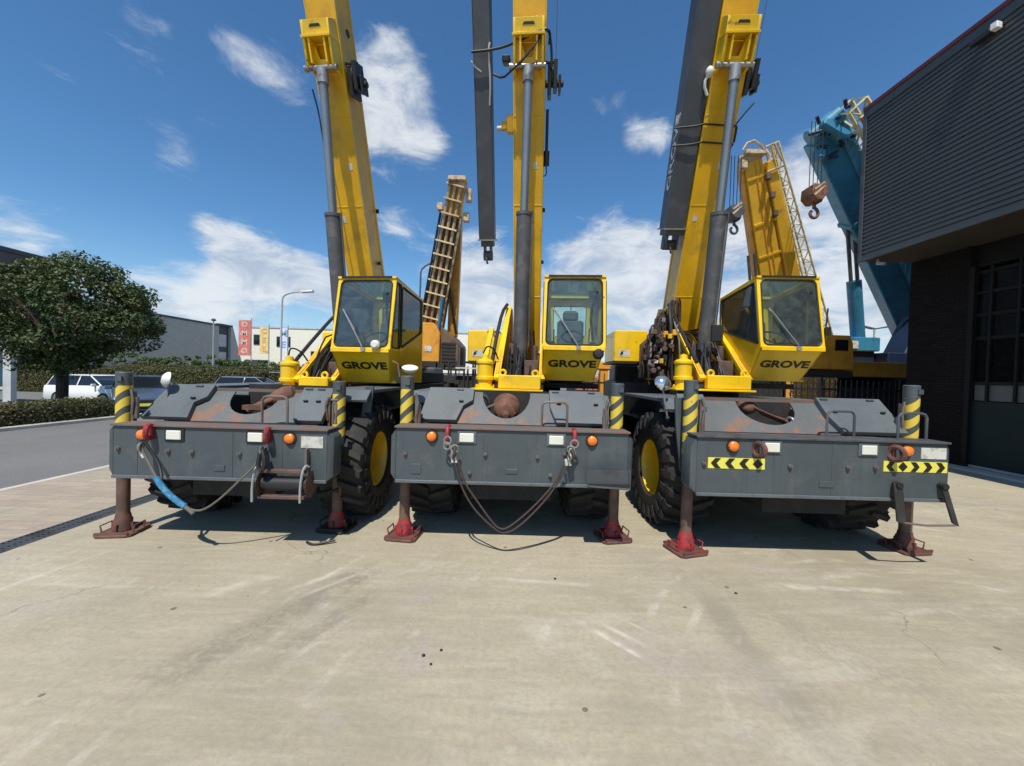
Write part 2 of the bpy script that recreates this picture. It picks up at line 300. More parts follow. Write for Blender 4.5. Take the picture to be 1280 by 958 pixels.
def brickmat():
    m = bpy.data.materials.new('dark_brick'); m.use_nodes = True; MATS['dark_brick'] = m
    t = NT(m.node_tree); b = t.n['Principled BSDF']; oc = t.add('ShaderNodeTexCoord').outputs['Object']
    s = t.add('ShaderNodeSeparateXYZ'); t.l.new(oc, s.inputs[0]); cx = t.add('ShaderNodeCombineXYZ')
    t.l.new(t.math('ADD', s.outputs[0], s.outputs[1]), cx.inputs[0]); t.l.new(s.outputs[2], cx.inputs[1])
    bt = t.add('ShaderNodeTexBrick'); bt.inputs['Scale'].default_value = 1; bt.inputs['Brick Width'].default_value = .22; bt.inputs['Row Height'].default_value = .065; bt.inputs['Mortar Size'].default_value = .008
    bt.inputs['Color1'].default_value = (.018, .014, .014, 1); bt.inputs['Color2'].default_value = (.012, .010, .011, 1); bt.inputs['Mortar'].default_value = (.007, .006, .006, 1)
    t.l.new(cx.outputs[0], bt.inputs['Vector']); t.l.new(bt.outputs['Color'], b.inputs['Base Color']); b.inputs['Roughness'].default_value = .8; b.inputs['Specular IOR Level'].default_value = .12
    bn = t.add('ShaderNodeBump'); bn.inputs['Strength'].default_value = .8; bn.inputs['Distance'].default_value = .01
    t.l.new(bt.outputs['Fac'], bn.inputs['Height']); bn.invert = True; t.l.new(bn.outputs[0], b.inputs['Normal'])
brickmat()

# ------------------------------------------------------------------ mesh builder
I4 = Matrix.Identity(4)
def rotz(a): return Matrix.Rotation(a, 4, 'Z')
class MB:
    def __init__(s, T=None): s.v = []; s.f = []; s.T = T or I4
    def _add(s, vs, fs, M=None):
        n = len(s.v); M2 = s.T @ M if M is not None else s.T
        s.v += [tuple(M2 @ Vector(p)) for p in vs]; s.f += [tuple(i+n for i in f) for f in fs]; return s
    def box(s, c, d, M=None):
        x, y, z = d[0]/2, d[1]/2, d[2]/2; L = Matrix.Translation(c)
        if M is not None: L = L @ M
        return s._add([(-x, -y, -z), (x, -y, -z), (x, y, -z), (-x, y, -z), (-x, -y, z), (x, -y, z), (x, y, z), (-x, y, z)],
                      [(0, 3, 2, 1), (4, 5, 6, 7), (0, 1, 5, 4), (1, 2, 6, 5), (2, 3, 7, 6), (3, 0, 4, 7)], L)
    def bb(s, x0, x1, y0, y1, z0, z1): return s.box(((x0+x1)/2, (y0+y1)/2, (z0+z1)/2), (abs(x1-x0), abs(y1-y0), abs(z1-z0)))
    def hexa(s, p): return s._add(p, [(0, 3, 2, 1), (4, 5, 6, 7), (0, 1, 5, 4), (1, 2, 6, 5), (2, 3, 7, 6), (3, 0, 4, 7)])
    def beam(s, p0, p1, wx, wy, up=(0, 0, 1)):   # rectangular bar between two points
        p0, p1 = Vector(p0), Vector(p1); d = (p1-p0); L = d.length; d.normalize()
        u = Vector(up); sx = d.cross(u)
        if sx.length < 1e-4: sx = Vector((1, 0, 0))
        sx.normalize(); sy = sx.cross(d)
        M = Matrix((sx, sy, d)).transposed().to_4x4(); M.translation = (p0+p1)/2
        return s.box((0, 0, 0), (wx, wy, L)) if False else s._add([(a*wx/2, b*wy/2, c*L/2) for c in (-1, 1) for a, b in ((-1, -1), (1, -1), (1, 1), (-1, 1))],
                      [(0, 3, 2, 1), (4, 5, 6, 7), (0, 1, 5, 4), (1, 2, 6, 5), (2, 3, 7, 6), (3, 0, 4, 7)], M)
    def lathe(s, prof, p0, axis=(0, 0, 1), n=20, close=False):  # prof: [(r,h)]
        a = Vector(axis).normalized(); q = a.to_track_quat('Z', 'Y').to_matrix().to_4x4(); q.translation = p0
        vs = []; fs = []; m = len(prof)
        for (r, h) in prof:
            for i in range(n): vs.append((r*cos(2*pi*i/n), r*sin(2*pi*i/n), h))
        for j in range(m-1 + (1 if close else 0)):
            for i in range(n):
                a0 = j*n+i; a1 = j*n+(i+1) % n; b0 = ((j+1) % m)*n+i; b1 = ((j+1) % m)*n+(i+1) % n
                fs.append((a0, a1, b1, b0))
        if not close:
            if prof[0][0] > 1e-5: fs.append(tuple(range(n-1, -1, -1)))
            if prof[-1][0] > 1e-5: fs.append(tuple((m-1)*n+i for i in range(n)))
        return s._add(vs, fs, q)
    def cyl(s, p0, p1, r0, r1=None, n=16):
        d = Vector(p1)-Vector(p0); return s.lathe([(r0, 0), (r0 if r1 is None else r1, d.length)], p0, d, n)
    def tube(s, pts, r, n=6, smooth=0):
        P = [Vector(p) for p in pts]
        for _ in range(smooth):
            Q = [P[0]]
            for a, b in zip(P, P[1:]): Q += [a*.75+b*.25, a*.25+b*.75]
            P = Q+[P[-1]]
        vs = []; fs = []; up = Vector((.31, .17, .93))
        for i, p in enumerate(P):
            d = (P[min(i+1, len(P)-1)]-P[max(i-1, 0)]).normalized()
            x = d.cross(up)
            if x.length < .05: x = d.cross(Vector((1, 0, 0)))
            x.normalize(); y = d.cross(x); up = x.cross(d)
            for k in range(n): vs.append(p+x*r*cos(2*pi*k/n)+y*r*sin(2*pi*k/n))
        for i in range(len(P)-1):
            for k in range(n): fs.append((i*n+k, i*n+(k+1) % n, (i+1)*n+(k+1) % n, (i+1)*n+k))
        fs.append(tuple(range(n-1, -1, -1))); fs.append(tuple((len(P)-1)*n+k for k in range(n)))
        return s._add(vs, fs)
    def prism(s, poly, axis, a, b):
        n = len(poly)
        def P(p, t): return {'x': (t, p[0], p[1]), 'y': (p[0], t, p[1]), 'z': (p[0], p[1], t)}[axis]
        return s._add([P(p, a) for p in poly]+[P(p, b) for p in poly],
                      [tuple(range(n)), tuple(range(2*n-1, n-1, -1))]+[(i, n+i, n+(i+1) % n, (i+1) % n) for i in range(n)])
    def torus(s, c, axis, R, r, n=20, m=8):
        return s.lathe([(R+r*cos(2*pi*k/m), r*sin(2*pi*k/m)) for k in range(m)], c, axis, n, close=True)
    def sphere(s, c, r, sz=1, n=12, m=7):
        return s.lathe([(max(1e-6, r*sin(pi*k/m)), -r*sz*cos(pi*k/m)) for k in range(m+1)], c, (0, 0, 1), n)
    def ring(s, quad, marg, rad, th, nrm, k=5):
        """planar frame: bilinear quad p00,p10,p11,p01 with a rounded opening, thickness th along nrm. returns inner loop"""
        q = [Vector(p) for p in quad]; nrm = Vector(nrm).normalized()
        Wd = (q[1]-q[0]).length; Hd = (q[3]-q[0]).length; l, r_, b, t = marg
        def B(u, v): return q[0]*(1-u)*(1-v)+q[1]*u*(1-v)+q[2]*u*v+q[3]*(1-u)*v
        u0, u1, v0, v1 = l/Wd, 1-r_/Wd, b/Hd, 1-t/Hd; ru, rv = rad/Wd, rad/Hd
        inner = []; outer = []
        for ci, (cu, cv, a0, ou, ov) in enumerate(((u0+ru, v0+rv, pi, 0, 0), (u1-ru, v0+rv, 1.5*pi, 1, 0), (u1-ru, v1-rv, 0, 1, 1), (u0+ru, v1-rv, .5*pi, 0, 1))):
            for i in range(k+1):
                a = a0+i/k*pi/2; inner.append(B(cu+ru*cos(a), cv+rv*sin(a)))
                f = i/k
                # outer: before corner, corner, after corner
                uu = cu+ru*cos(a); vv = cv+rv*sin(a)
                if i == k//2 or i == (k+1)//2: outer.append(B(ou, ov))
                elif (i < k/2) == (ci in (0, 2)): outer.append(B(ou, vv))
                else: outer.append(B(uu, ov))
        N = len(inner); vs = inner+outer+[p-nrm*th for p in inner]+[p-nrm*th for p in outer]; fs = []
        for i in range(N):
            j = (i+1) % N
            fs += [(N+i, N+j, j, i), (2*N+i, 2*N+j, 3*N+j, 3*N+i), (i, j, 2*N+j, 2*N+i), (3*N+i, 3*N+j, N+j, N+i)]
        s._add(vs, fs); return inner
    def build(s, name, m, parent=None, bev=0, ang=35, flat=False, props=None):
        me = bpy.data.meshes.new(name); me.from_pydata(s.v, [], s.f)
        if bev or True:
            b = bmesh.new(); b.from_mesh(me)
            bmesh.ops.recalc_face_normals(b, faces=b.faces)
            if bev:
                ed = [e for e in b.edges if len(e.link_faces) == 2 and e.calc_face_angle(0) > radians(40)]
                try: bmesh.ops.bevel(b, geom=ed, offset=bev, segments=1, affect='EDGES', clamp_overlap=True)
                except Exception: pass
            b.to_mesh(me); b.free()
        me.materials.append(MATS[m])
        if not flat:
            for p in me.polygons: p.use_smooth = True
            me.set_sharp_from_angle(angle=radians(ang))
        return link(name, me, parent, props)
def link(name, me, parent=None, props=None, M=None):
    o = bpy.data.objects.new(name, me); SC.collection.objects.link(o)
    if parent is not None: o.parent = parent
    if M is not None: o.matrix_local = M
    for k, v in (props or {}).items(): o[k] = v
    return o
def thing(name, label, cat, loc=(0, 0, 0), rz=0, group=None):
    o = bpy.data.objects.new(name, None); SC.collection.objects.link(o); o.location = loc; o.rotation_euler = (0, 0, rz)
    o.empty_display_size = .2; o['label'] = label; o['category'] = cat
    if group: o['group'] = group
    return o
def tag(o, label, cat, group=None):
    o['label'] = label; o['category'] = cat
    if group: o['group'] = group
    return o
def text(name, s, m, parent, M, size=.12, ext=.003, sx=1.25, off=.012, sp=1.0, kw=None):
    c = bpy.data.curves.new(name, 'FONT'); c.body = s; c.size = size; c.extrude = ext; c.align_x = 'CENTER'; c.align_y = 'CENTER'; c.offset = off*size; c.space_character = sp; c.resolution_u = 3
    o = bpy.data.objects.new(name, c); SC.collection.objects.link(o); bpy.context.view_layer.update()
    me = bpy.data.meshes.new_from_object(o.evaluated_get(bpy.context.evaluated_depsgraph_get())); bpy.data.objects.remove(o)
    me.transform(M @ Matrix.Diagonal((sx, 1, 1, 1))); me.materials.clear(); me.materials.append(MATS[m])
    return link(name, me, parent, kw)
def basis(o, x, y):
    x = Vector(x).normalized(); y = Vector(y).normalized(); z = x.cross(y).normalized(); y = z.cross(x)
    M = Matrix((x, y, z)).transposed().to_4x4(); M.translation = o; return M

# ================================================================== SETTING
def gz(x, y):   # the car park beyond the road lies a little lower than the yard
    t = max(0, min(1, (-x-13.2)/3)); t = t*t*(3-2*t); return -.22*t
def sheet(name, m, xs, ys, z, kind='structure', func=None):
    v = [(x, y, z+(func(x, y) if func else 0)) for y in ys for x in xs]; n = len(xs)
    f = [(j*n+i, j*n+i+1, (j+1)*n+i+1, (j+1)*n+i) for j in range(len(ys)-1) for i in range(n-1)]
    me = bpy.data.meshes.new(name); me.from_pydata(v, [], f); me.materials.append(MATS[m])
    return link(name, me, None, {'kind': kind})
sheet('ground', 'asphalt', [-600, -60, -20, -16.2, -15.5, -14.8, -14, -13.2, -5, 20, 600], [-80, -10, 4, 12, 20, 60, 200, 900], -.018, func=gz)
sheet('concrete_yard', 'concrete', [-4.62, 40], [-30, 34], 0)
sheet('road', 'asphalt', [-12.75, -6.98], [-30, 60], -.008)
sheet('pavement', 'paving', [-6.86, -4.88], [-30, 34], 0)
k = MB().bb(-6.98, -6.86, -30, 34, -.06, .003); k.build('kerb', 'threshold', props={'kind': 'structure'})
k = MB().bb(-12.9, -12.75, -30, 40, -.06, .09); k.build('kerb_beyond_road', 'threshold', bev=.02, props={'kind': 'structure'})
sheet('lawn', 'grass', [-19.2, -16.2, -15.5, -14.8, -14, -13.2, -12.9], [4, 8, 16.2], .03, func=gz)
# drain channel with grating
dr = thing('drain_channel', 'narrow grey steel drain grating set flush in the concrete at left', 'drain', (-4.75, 0, 0))
MB().bb(-.125, .125, -4, 30, -.08, -.03).build('channel', 'under', dr)
g = MB()
for sx in (-.118, .118): g.bb(sx-.012, sx+.012, -4, 30, -.03, .004)
y = -1
while y < 12: g.bb(-.106, .106, y, y+.018, -.028, .001); y += .045
g.bb(-.106, .106, 12, 30, -.028, 0); g.bb(-.006, .006, -1, 12, -.028, .002)
g.build('grating', 'grey_dark', dr, props={'kind': 'stuff'})

# ------------------------------------------------------------------ warehouse on the right
bd = thing('warehouse', 'dark warehouse with ribbed grey cladding overhang and dark brick pier at right', 'building', (10, 9.78, 0))
X0, X1, YB, YF, ZS, ZT = -1.3, 20.0, 0.0, -24.0, 4.88, 8.66      # local: x from wall plane, y from the far end
nrib = 34; P = []
def ribs(z0, z1, n):
    out = []; h = (z1-z0)/n
    for i in range(n): out += [(0, z0+i*h), (0, z0+i*h+h*.55), (.028, z0+i*h+h*.68), (.028, z0+i*h+h*.9)]
    return out+[(0, z1)]
pr = ribs(ZS+.06, ZT-.22, nrib)
c = MB(); vs = []; fs = []; ysl = [YB-.02, YF]
for yy in ysl: vs += [(X0-.02+a, yy, z) for a, z in pr]
n = len(pr); fs = [(i, i+1, n+i+1, n+i) for i in range(n-1)]; c._add(vs, fs)
vs = []
for xx in (X0-.02, X1): vs += [(xx, YB+.0+(-a), z) for a, z in pr]
c._add(vs, fs); c.build('cladding', 'cladding', bd)
for yj in (-3.2, -6.4, -9.6): MB().bb(X0-.026, X0-.0, yj-.02, yj+.02, ZS+.06, ZT-.22).build('panel_joint', 'grey_dark', bd)
MB().bb(X0-.06, X1, YF, YB+.04, ZT-.03, ZT+.06).build('roof_edge', 'fascia_red', bd, bev=.01)
MB().bb(X0-.03, X1, YF, YB+.015, ZT-.22, ZT-.03).build('top_flashing', 'cladding', bd)
MB().bb(X0-.04, X0+.03, YB-.05, YB+.04, ZS-.02, ZT-.03).build('corner_trim', 'grey_dark', bd)
MB().bb(X0-.03, X0+.02, YF, YB-.05, ZS-.02, ZS+.06).build('bottom_flashing', 'cladding', bd)
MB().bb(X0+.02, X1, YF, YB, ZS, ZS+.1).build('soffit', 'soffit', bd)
MB().bb(0, X1, -1.27, YB, 0, ZS-.003).build('brick_pier', 'dark_brick', bd)
MB().bb(.0, X1, YF, -7.4, 0, ZS-.003).build('brick_wall', 'dark_brick', bd)
MB().bb(.10, .4, -7.4, -1.27, 4.42, ZS-.003).build('door_lintel', 'door_black', bd)
MB().bb(-.35, .05, -9, -.9, -.02, .035).build('door_sill', 'threshold', bd, bev=.01)
dd = MB().bb(.08, .14, -7.4, -1.27, .05, 1.48).build('door_panel', 'door_green', bd)
MB().bb(.0, .10, -1.36, -1.27, .03, 4.42).build('door_jamb', 'door_black', bd)
MB().bb(.055, .08, -7.4, -1.36, .04, .09).build('bottom_seal', 'galv', dd)
rows = [1.48, 1.87, 2.84, 3.345, 3.825, 4.265, 4.42]
cols = [-1.36, -1.62, -2.08, -2.9, -3.72, -4.54, -5.36, -6.18, -7.0, -7.4]
for i, z in enumerate(rows[1:]): MB().bb(.06, .15, -7.4, -1.36, z-.035, z+.035).build('door_rail', 'door_black', bd)
for y in cols[1:]: MB().bb(.05, .15, y-.022, y+.022, 1.48, 4.42).build('door_mullion', 'door_black', bd)
for i in range(len(rows)-2):
    for j in range(len(cols)-1):
        MB().bb(.095, .11, cols[j+1]+.022, cols[j]-.022, rows[i]+.02, rows[i+1]-.035).build('pane', 'door_band' if i == 0 else 'door_glass', bd)
# dark hall behind the glass
h = MB(); h.bb(8, 8.1, -7.4, -1.27, 0, 4.4); h.bb(.3, 8, -7.4, -7.3, 0, 4.4); h.bb(.3, 8, -7.4, -1.27, 4.4, 4.5); h.bb(.3, 8, -7.4, -1.27, 0.002, .01)
h.build('hall_interior', 'grey_dark', bd)
# flood light and cctv on cladding
fl = MB(); fl.bb(X0-.16, X0-.05, -2.62, -2.30, 8.26, 8.36); fl.bb(X0-.06, X0-.02, -2.5, -2.42, 8.2, 8.4)
fo = fl.build('flood_light', 'black', bd, bev=.01)
MB().box((X0-.12, -2.69, 8.32), (.13, .1, .12), rotz(.2)).build('lamp_head', 'white_paint', fo, bev=.01)
sc_ = MB(); sc_.cyl((X0+.25, -.22, ZS-.12), (X0+.25, -.22, ZS), .03); sc_.box((X0+.25, -.3, ZS-.13), (.07, .2, .07), Matrix.Rotation(.3, 4, 'X'))
sc_.build('security_camera', 'galv', bd, bev=.005)

# ================================================================== FOLIAGE
def leaves(pts, size, name, m, parent=None, props=None):
    vs = []; fs = []
    for p, nrm in pts:
        s_ = size*random.uniform(.6, 1.3)
        a = Vector((random.gauss(0, 1), random.gauss(0, 1), random.gauss(0, .6)))+Vector(nrm)*1.1; a.normalize()
        t = a.cross(Vector((random.gauss(0, 1), random.gauss(0, 1), random.gauss(0, 1)))); t.normalize(); b = a.cross(t); p = Vector(p); n = len(vs)
        vs += [p-t*s_*.5, p+b*s_*.28-a*s_*.06, p+t*s_*.5, p-b*s_*.28-a*s_*.06]; fs.append((n, n+1, n+2, n+3))
    me = bpy.data.meshes.new(name); me.from_pydata(vs, [], fs); me.materials.append(MATS[m]); return link(name, me, parent, props)
def tree(x, y, H, R, z0, trunk_h, label, cat='tree', nclump=90, per=260, ls=.13, m='leaf_tree', sq=.62, name='broadleaf_tree'):
    base = gz(x, y); r = thing(name, label, cat, (x, y, base))
    t = MB(); cz = z0+(H-z0)*.45
    t.tube([(0, 0, -.1), (.03, 0, trunk_h*.5), (0, .03, trunk_h)], .17 if R > 2 else .08, 10)
    lim = []
    for i in range(9):
        a = i*2.4+.3; rr = R*random.uniform(.5, .8); zt = random.uniform(z0+.8, H-.7)
        lim.append([(0, .03, trunk_h*random.uniform(.75, 1)), (rr*.4*cos(a), rr*.4*sin(a), (trunk_h+zt)/2+.2), (rr*cos(a), rr*sin(a), zt)])
    for l in lim: t.tube(l, .055 if R > 2 else .03, 6, 1)
    t.tube([(0, 0, trunk_h), (.1, .05, (trunk_h+H)/2), (0, 0, H-.4)], .08 if R > 2 else .04, 6)
    t.build('trunk', 'wood', r)
    pts = []
    for i in range(nclump):
        a = random.uniform(0, 2*pi); u = random.uniform(-1, 1); k_ = random.uniform(.45, 1)**.5
        s_ = sqrt(max(0, 1-u*u)); hh = (H-z0)/2
        low = 1.0 if u > -.2 else 1.0-.25*(-.2-u)
        c_ = Vector((.09*R+R*k_*s_*cos(a)*low, R*k_*s_*sin(a)*low, z0+hh+hh*u*k_*.92)); cr = random.choice((.13, .19, .24, .30))*random.uniform(.85, 1.1)*R
        for j in range(per):
            d = Vector((random.gauss(0, 1), random.gauss(0, 1), random.gauss(0, 1))).normalized(); q = random.uniform(.35, 1)**.5
            pts.append((c_+Vector((d.x, d.y, d.z*sq))*cr*q, d+Vector((0, 0, .6))))
    leaves(pts, ls, 'crown', m, r)
    return r
tree(-17.45, 14.9, 6.1, 2.62, 1.6, 1.9, 'large dark green broadleaf tree beside the white hatchback at left', nclump=120, per=330, ls=.13, sq=.75)
def hedge(name, label, x0, x1, y0, y1, h, m, ls=.07, den=900, cat='hedge', group=None, wob=.05):
    zc = gz((x0+x1)/2, y0); r = thing(name, label, cat, ((x0+x1)/2, (y0+y1)/2, zc), 0, group)
    X, Y = (x1-x0)/2, (y1-y0)/2
    MB().bb(-X+.08, X-.08, -Y+.08, Y-.08, 0, h-.08).build('stems', 'wood', r)
    pts = []
    A = [(2*X*2*Y, 't'), (2*X*h, 'f'), (2*X*h, 'k'), (2*Y*h, 'l'), (2*Y*h, 'r')]
    for a, kd in A:
        for _ in range(int(min(a*den, 26000))):
            u, v = random.uniform(-1, 1), random.uniform(0, 1); w_ = random.gauss(0, wob)
            if kd == 't': p = (u*X, (2*v-1)*Y, h+w_+.04*sin(u*X*2.3)+.03*sin(v*9)); nn = (0, 0, 1)
            elif kd == 'f': p = (u*X, -Y+w_, v*h); nn = (0, -1, .3)
            elif kd == 'k': p = (u*X, Y+w_, v*h); nn = (0, 1, .3)
            elif kd == 'l': p = (-X+w_, u*Y, v*h); nn = (-1, 0, .3)
            else: p = (X+w_, u*Y, v*h); nn = (1, 0, .3)
            pts.append((p, nn))
    leaves(pts, ls, 'foliage', m, r); return r
hedge('low_hedge', 'low clipped hedge along the far kerb of the road', -14.0, -12.98, 4.5, 12.6, .56, 'leaf_hedge', .07, 1100)
hedge('clipped_hedge', 'tall clipped yellowish hedge behind the white hatchback', -36, -17.2, 26.0, 27.2, 1.75, 'leaf_hedge', .13, 420)
hedge('clipped_hedge', 'long green clipped hedge behind the thin posts, right of the tree', -34, -15, 33.5, 34.8, 1.9, 'leaf_hedge', .16, 330, wob=.1)
# row of young trees / shrubs in front of the grey hall
for i in range(11):
    x = -40+i*2.75+random.uniform(-.4, .4)
    tree(x, 40+random.uniform(-.5, .5), 3.1+random.uniform(-.25, .35), 1.55, 1.1, 1.2, 'small bushy green tree in the row before the long grey hall', nclump=22, per=70, ls=.26, m='leaf_green', name='young_tree')['group'] = 'young trees before the grey hall'
# rail fence in front of the hedge
rf = thing('post_and_rail_fence', 'thin pale post and rail fence before the hedge beyond the car park', 'fence', (-20, 31, -.22))
for i in range(13): MB().bb(-15+i*2.4, -14.94+i*2.4, -.03, .03, 0, 1.75).build('post', 'galv', rf)
for z in (1.72, .9): MB().bb(-15, 14, -.02, .02, z-.03, z+.03).build('rail', 'galv', rf)

# ================================================================== BUILDINGS BEHIND
b1 = thing('industrial_hall', 'long plain grey industrial hall behind the trees left of the signs', 'building', (-58, 62, -.22))
MB().bb(-22, 8, -30, 3.5, 0, 9.0).build('wall', 'wall_grey', b1)
MB().bb(-22.2, 8.15, -30.2, 3.5, 9.0, 9.3).build('roof_edge', 'roof_dark', b1)
MB().bb(-22, 7.6, 3.5, 7.0, 0, 9.2).build('recessed_bay', 'roof_dark', b1)
MB().prism([(4.9, 0), (10.2, 0), (6.6, 9.5), (6.2, 9.5), (6.2, 3.0)], 'x', 5.0, 8.05).build('gable', 'wall_grey', b1)
MB().bb(7.4, 8.1, 3.5, 6.6, 9.2, 9.5).build('bay_roof', 'roof_dark', b1)
for zz_ in (2.6, 5.6): MB().bb(7.61, 7.7, 3.9, 5.6, zz_, zz_+2.1).build('window', 'white_dull', b1)
b2 = thing('factory_building', 'cream white flat roofed factory building behind the banners', 'building', (-47, 84, -.22))
MB().bb(-12, 40, 0, 30, 2.2, 10.9).build('wall', 'wall_cream', b2)
MB().bb(-11.9, 39.9, .25, 29.9, 0, 2.2).build('plinth', 'wall_grey', b2)
MB().bb(-12.15, 40.15, -.15, 30.1, 10.9, 11.2).build('roof_edge', 'white_dull', b2)
for x_, z_, ww in ((-9.5, 7.2, 1.8), (-4.5, 6.9, 3.0), (3.0, 3.9, .8)):
    f_ = MB().bb(x_, x_+ww, -.12, -.003, z_, z_+2.2).build('window', 'roof_dark', b2)
    MB().bb(x_+.12, x_+ww-.12, -.15, -.121, z_+.12, z_+2.08).build('pane', 'car_glass', f_)
MB().bb(-11, -6, -.3, -.003, .4, 3.9).build('loading_door', 'grey_dark', b2)
for x_ in (6, 16, 26): MB().bb(x_, x_+.12, -.1, -.002, 2.2, 10.9).build('downpipe', 'white_dull', b2)
b3 = thing('office_building', 'dark purplish brown building behind the big tree at far left', 'building', (-45, 30, -.22))
MB().bb(-14, 0, -12, 9, 0, 11.7).build('wall', 'wall_brown', b3)
MB().bb(-14.2, .2, -12.2, 9.2, 11.7, 12.05).build('roof_edge', 'roof_dark', b3)
for i in range(5):
    f_ = MB().bb(.003, .06, -5+i*3.4, -3+i*3.4, 1.0, 2.6).build('window', 'roof_dark', b3); MB().bb(.061, .08, -4.9+i*3.4, -3.1+i*3.4, 1.1, 2.5).build('pane', 'car_glass', f_)
# far warehouses closing the horizon
for x_, y_, w_, h_, mm, lb in ((-10, 120, 34, 6.5, 'wall_grey', 'distant low grey shed seen between the left and middle cranes'), (40, 130, 60, 7, 'wall_grey', 'distant grey shed behind the gold crane at right')):
    r = thing('distant_shed', lb, 'building', (x_, y_, 0)); MB().bb(-w_/2, w_/2, 0, 20, 0, h_).build('wall', mm, r); MB().bb(-w_/2-.2, w_/2+.2, -.2, 20.2, h_, h_+.3).build('roof_edge', 'roof_dark', r)
# banners
for x_, y_, z0_, z1_, wd, mm, tx, lb in ((-40.4, 58, 3.9, 9.2, 1.8, 'banner_red', 'OMMO', 'red vertical banner sign with pale letters before the factory'),
                                 (-39.4, 61, 4.4, 8.6, 1.35, 'banner_yellow', 'CEE', 'faded yellow vertical banner sign right of the red banner'),
                                 (-35.7, 60, 4.9, 8.4, 1.1, 'banner_pale', 'ME', 'pale blue vertical banner sign beside the street lamp')):
    r = thing('banner_sign', lb, 'sign', (x_, y_, -.22))
    MB().cyl((wd/2+.1, 0, 0), (wd/2+.1, 0, z1_+.4), .07, n=8).build('pole', 'galv', r)
    pn = MB().bb(-wd/2, wd/2, -.04, .04, z0_, z1_).build('banner_cloth', mm, r)
    n = len(tx); stp = (z1_-z0_)/n
    for i, ch in enumerate(tx):
        text('lettering', ch, 'dirty_white' if mm == 'banner_red' else ('banner_ink' if mm == 'banner_yellow' else 'banner_blue'), pn, basis((0, -.06, z1_-stp*(i+.5)), (1, 0, 0), (0, 0, 1)), stp*.8, .01, 1.1, .03)

# lamps
def street_lamp(x, y, h, arm, label, heads=1):
    z = gz(x, y); r = thing('street_lamp', label, 'street lamp', (x, y, z))
    if heads == 1:
        MB().tube([(0, 0, 0), (0, 0, h*.95), (.12, 0, h), (arm*.5, 0, h+.28), (arm, 0, h+.38)], .06, 8, 1).build('pole', 'galv', r)
        MB().hexa([(arm, -.2, h+.28), (arm+1.0, -.22, h+.36), (arm+1.0, .22, h+.36), (arm, .2, h+.28), (arm, -.12, h+.48), (arm+.95, -.12, h+.56), (arm+.95, .12, h+.56), (arm, .12, h+.48)]).build('lamp_head', 'white_dull', r, bev=.02)
    elif heads == 0:
        MB().cyl((0, 0, 0), (0, 0, h), .075, .05, 8).build('pole', 'galv', r); MB().lathe([(.16, 0), (.2, .08), (.1, .2)], (0, 0, h), n=10).build('lamp_head', 'grey_dark', r)
    else:
        MB().tube([(0, 0, 0), (0, 0, h)], .09, 8).build('pole', 'galv', r)
        for s in (-1, 1):
            MB().hexa([(s*.1, -.2, h), (s*1.5, -.2, h+.25), (s*1.5, .2, h+.25), (s*.1, .2, h), (s*.1, -.2, h+.12), (s*1.5, -.2, h+.42), (s*1.5, .2, h+.42), (s*.1, .2, h+.12)]).build('lamp_head', 'grey_dark', r)
street_lamp(-19.3, 32.1, 8.1, 1.6, 'tall grey street lamp with curved arm and pale head')
street_lamp(-26.6, 34.2, 6.1, 0, 'plain thin pale lamp post before the grey hall', 0)
street_lamp(37.4, 40, 7.6, 0, 'double headed lamp post far away left of the warehouse', 2)
lp = thing('signal_pole', 'dark thin hooked pole left of the pipe-covered orange crane boom', 'pole', (-4.9, 20, 0))
MB().tube([(0, 0, 0), (0, 0, 6.9), (.1, 0, 7.2), (.7, 0, 7.55)], .045, 6, 1).build('pole', 'grey_dark', lp); MB().box((.75, 0, 7.56), (.35, .2, .14)).build('lamp_head', 'grey_dark', lp, bev=.02)

# glazed sign panel at far left
sp_ = thing('glass_display_panel', 'blue glass panel in a white post frame at the left edge', 'sign', (-24.9, 18.9, -.22))
for x_ in (-1.7, .22): MB().bb(x_-.2, x_+.2, -.12, .12, 0, 2.75).build('post', 'white_dull', sp_, bev=.01)
MB().bb(-1.48, .0, -.04, .04, .75, 2.6).build('panel', 'panel_blue', sp_); MB().bb(-1.48, .0, -.05, .05, 2.6, 2.72).build('rail', 'white_dull', sp_)
MB().bb(-1.48, .0, -.05, .05, .6, .74).build('rail', 'white_dull', sp_)

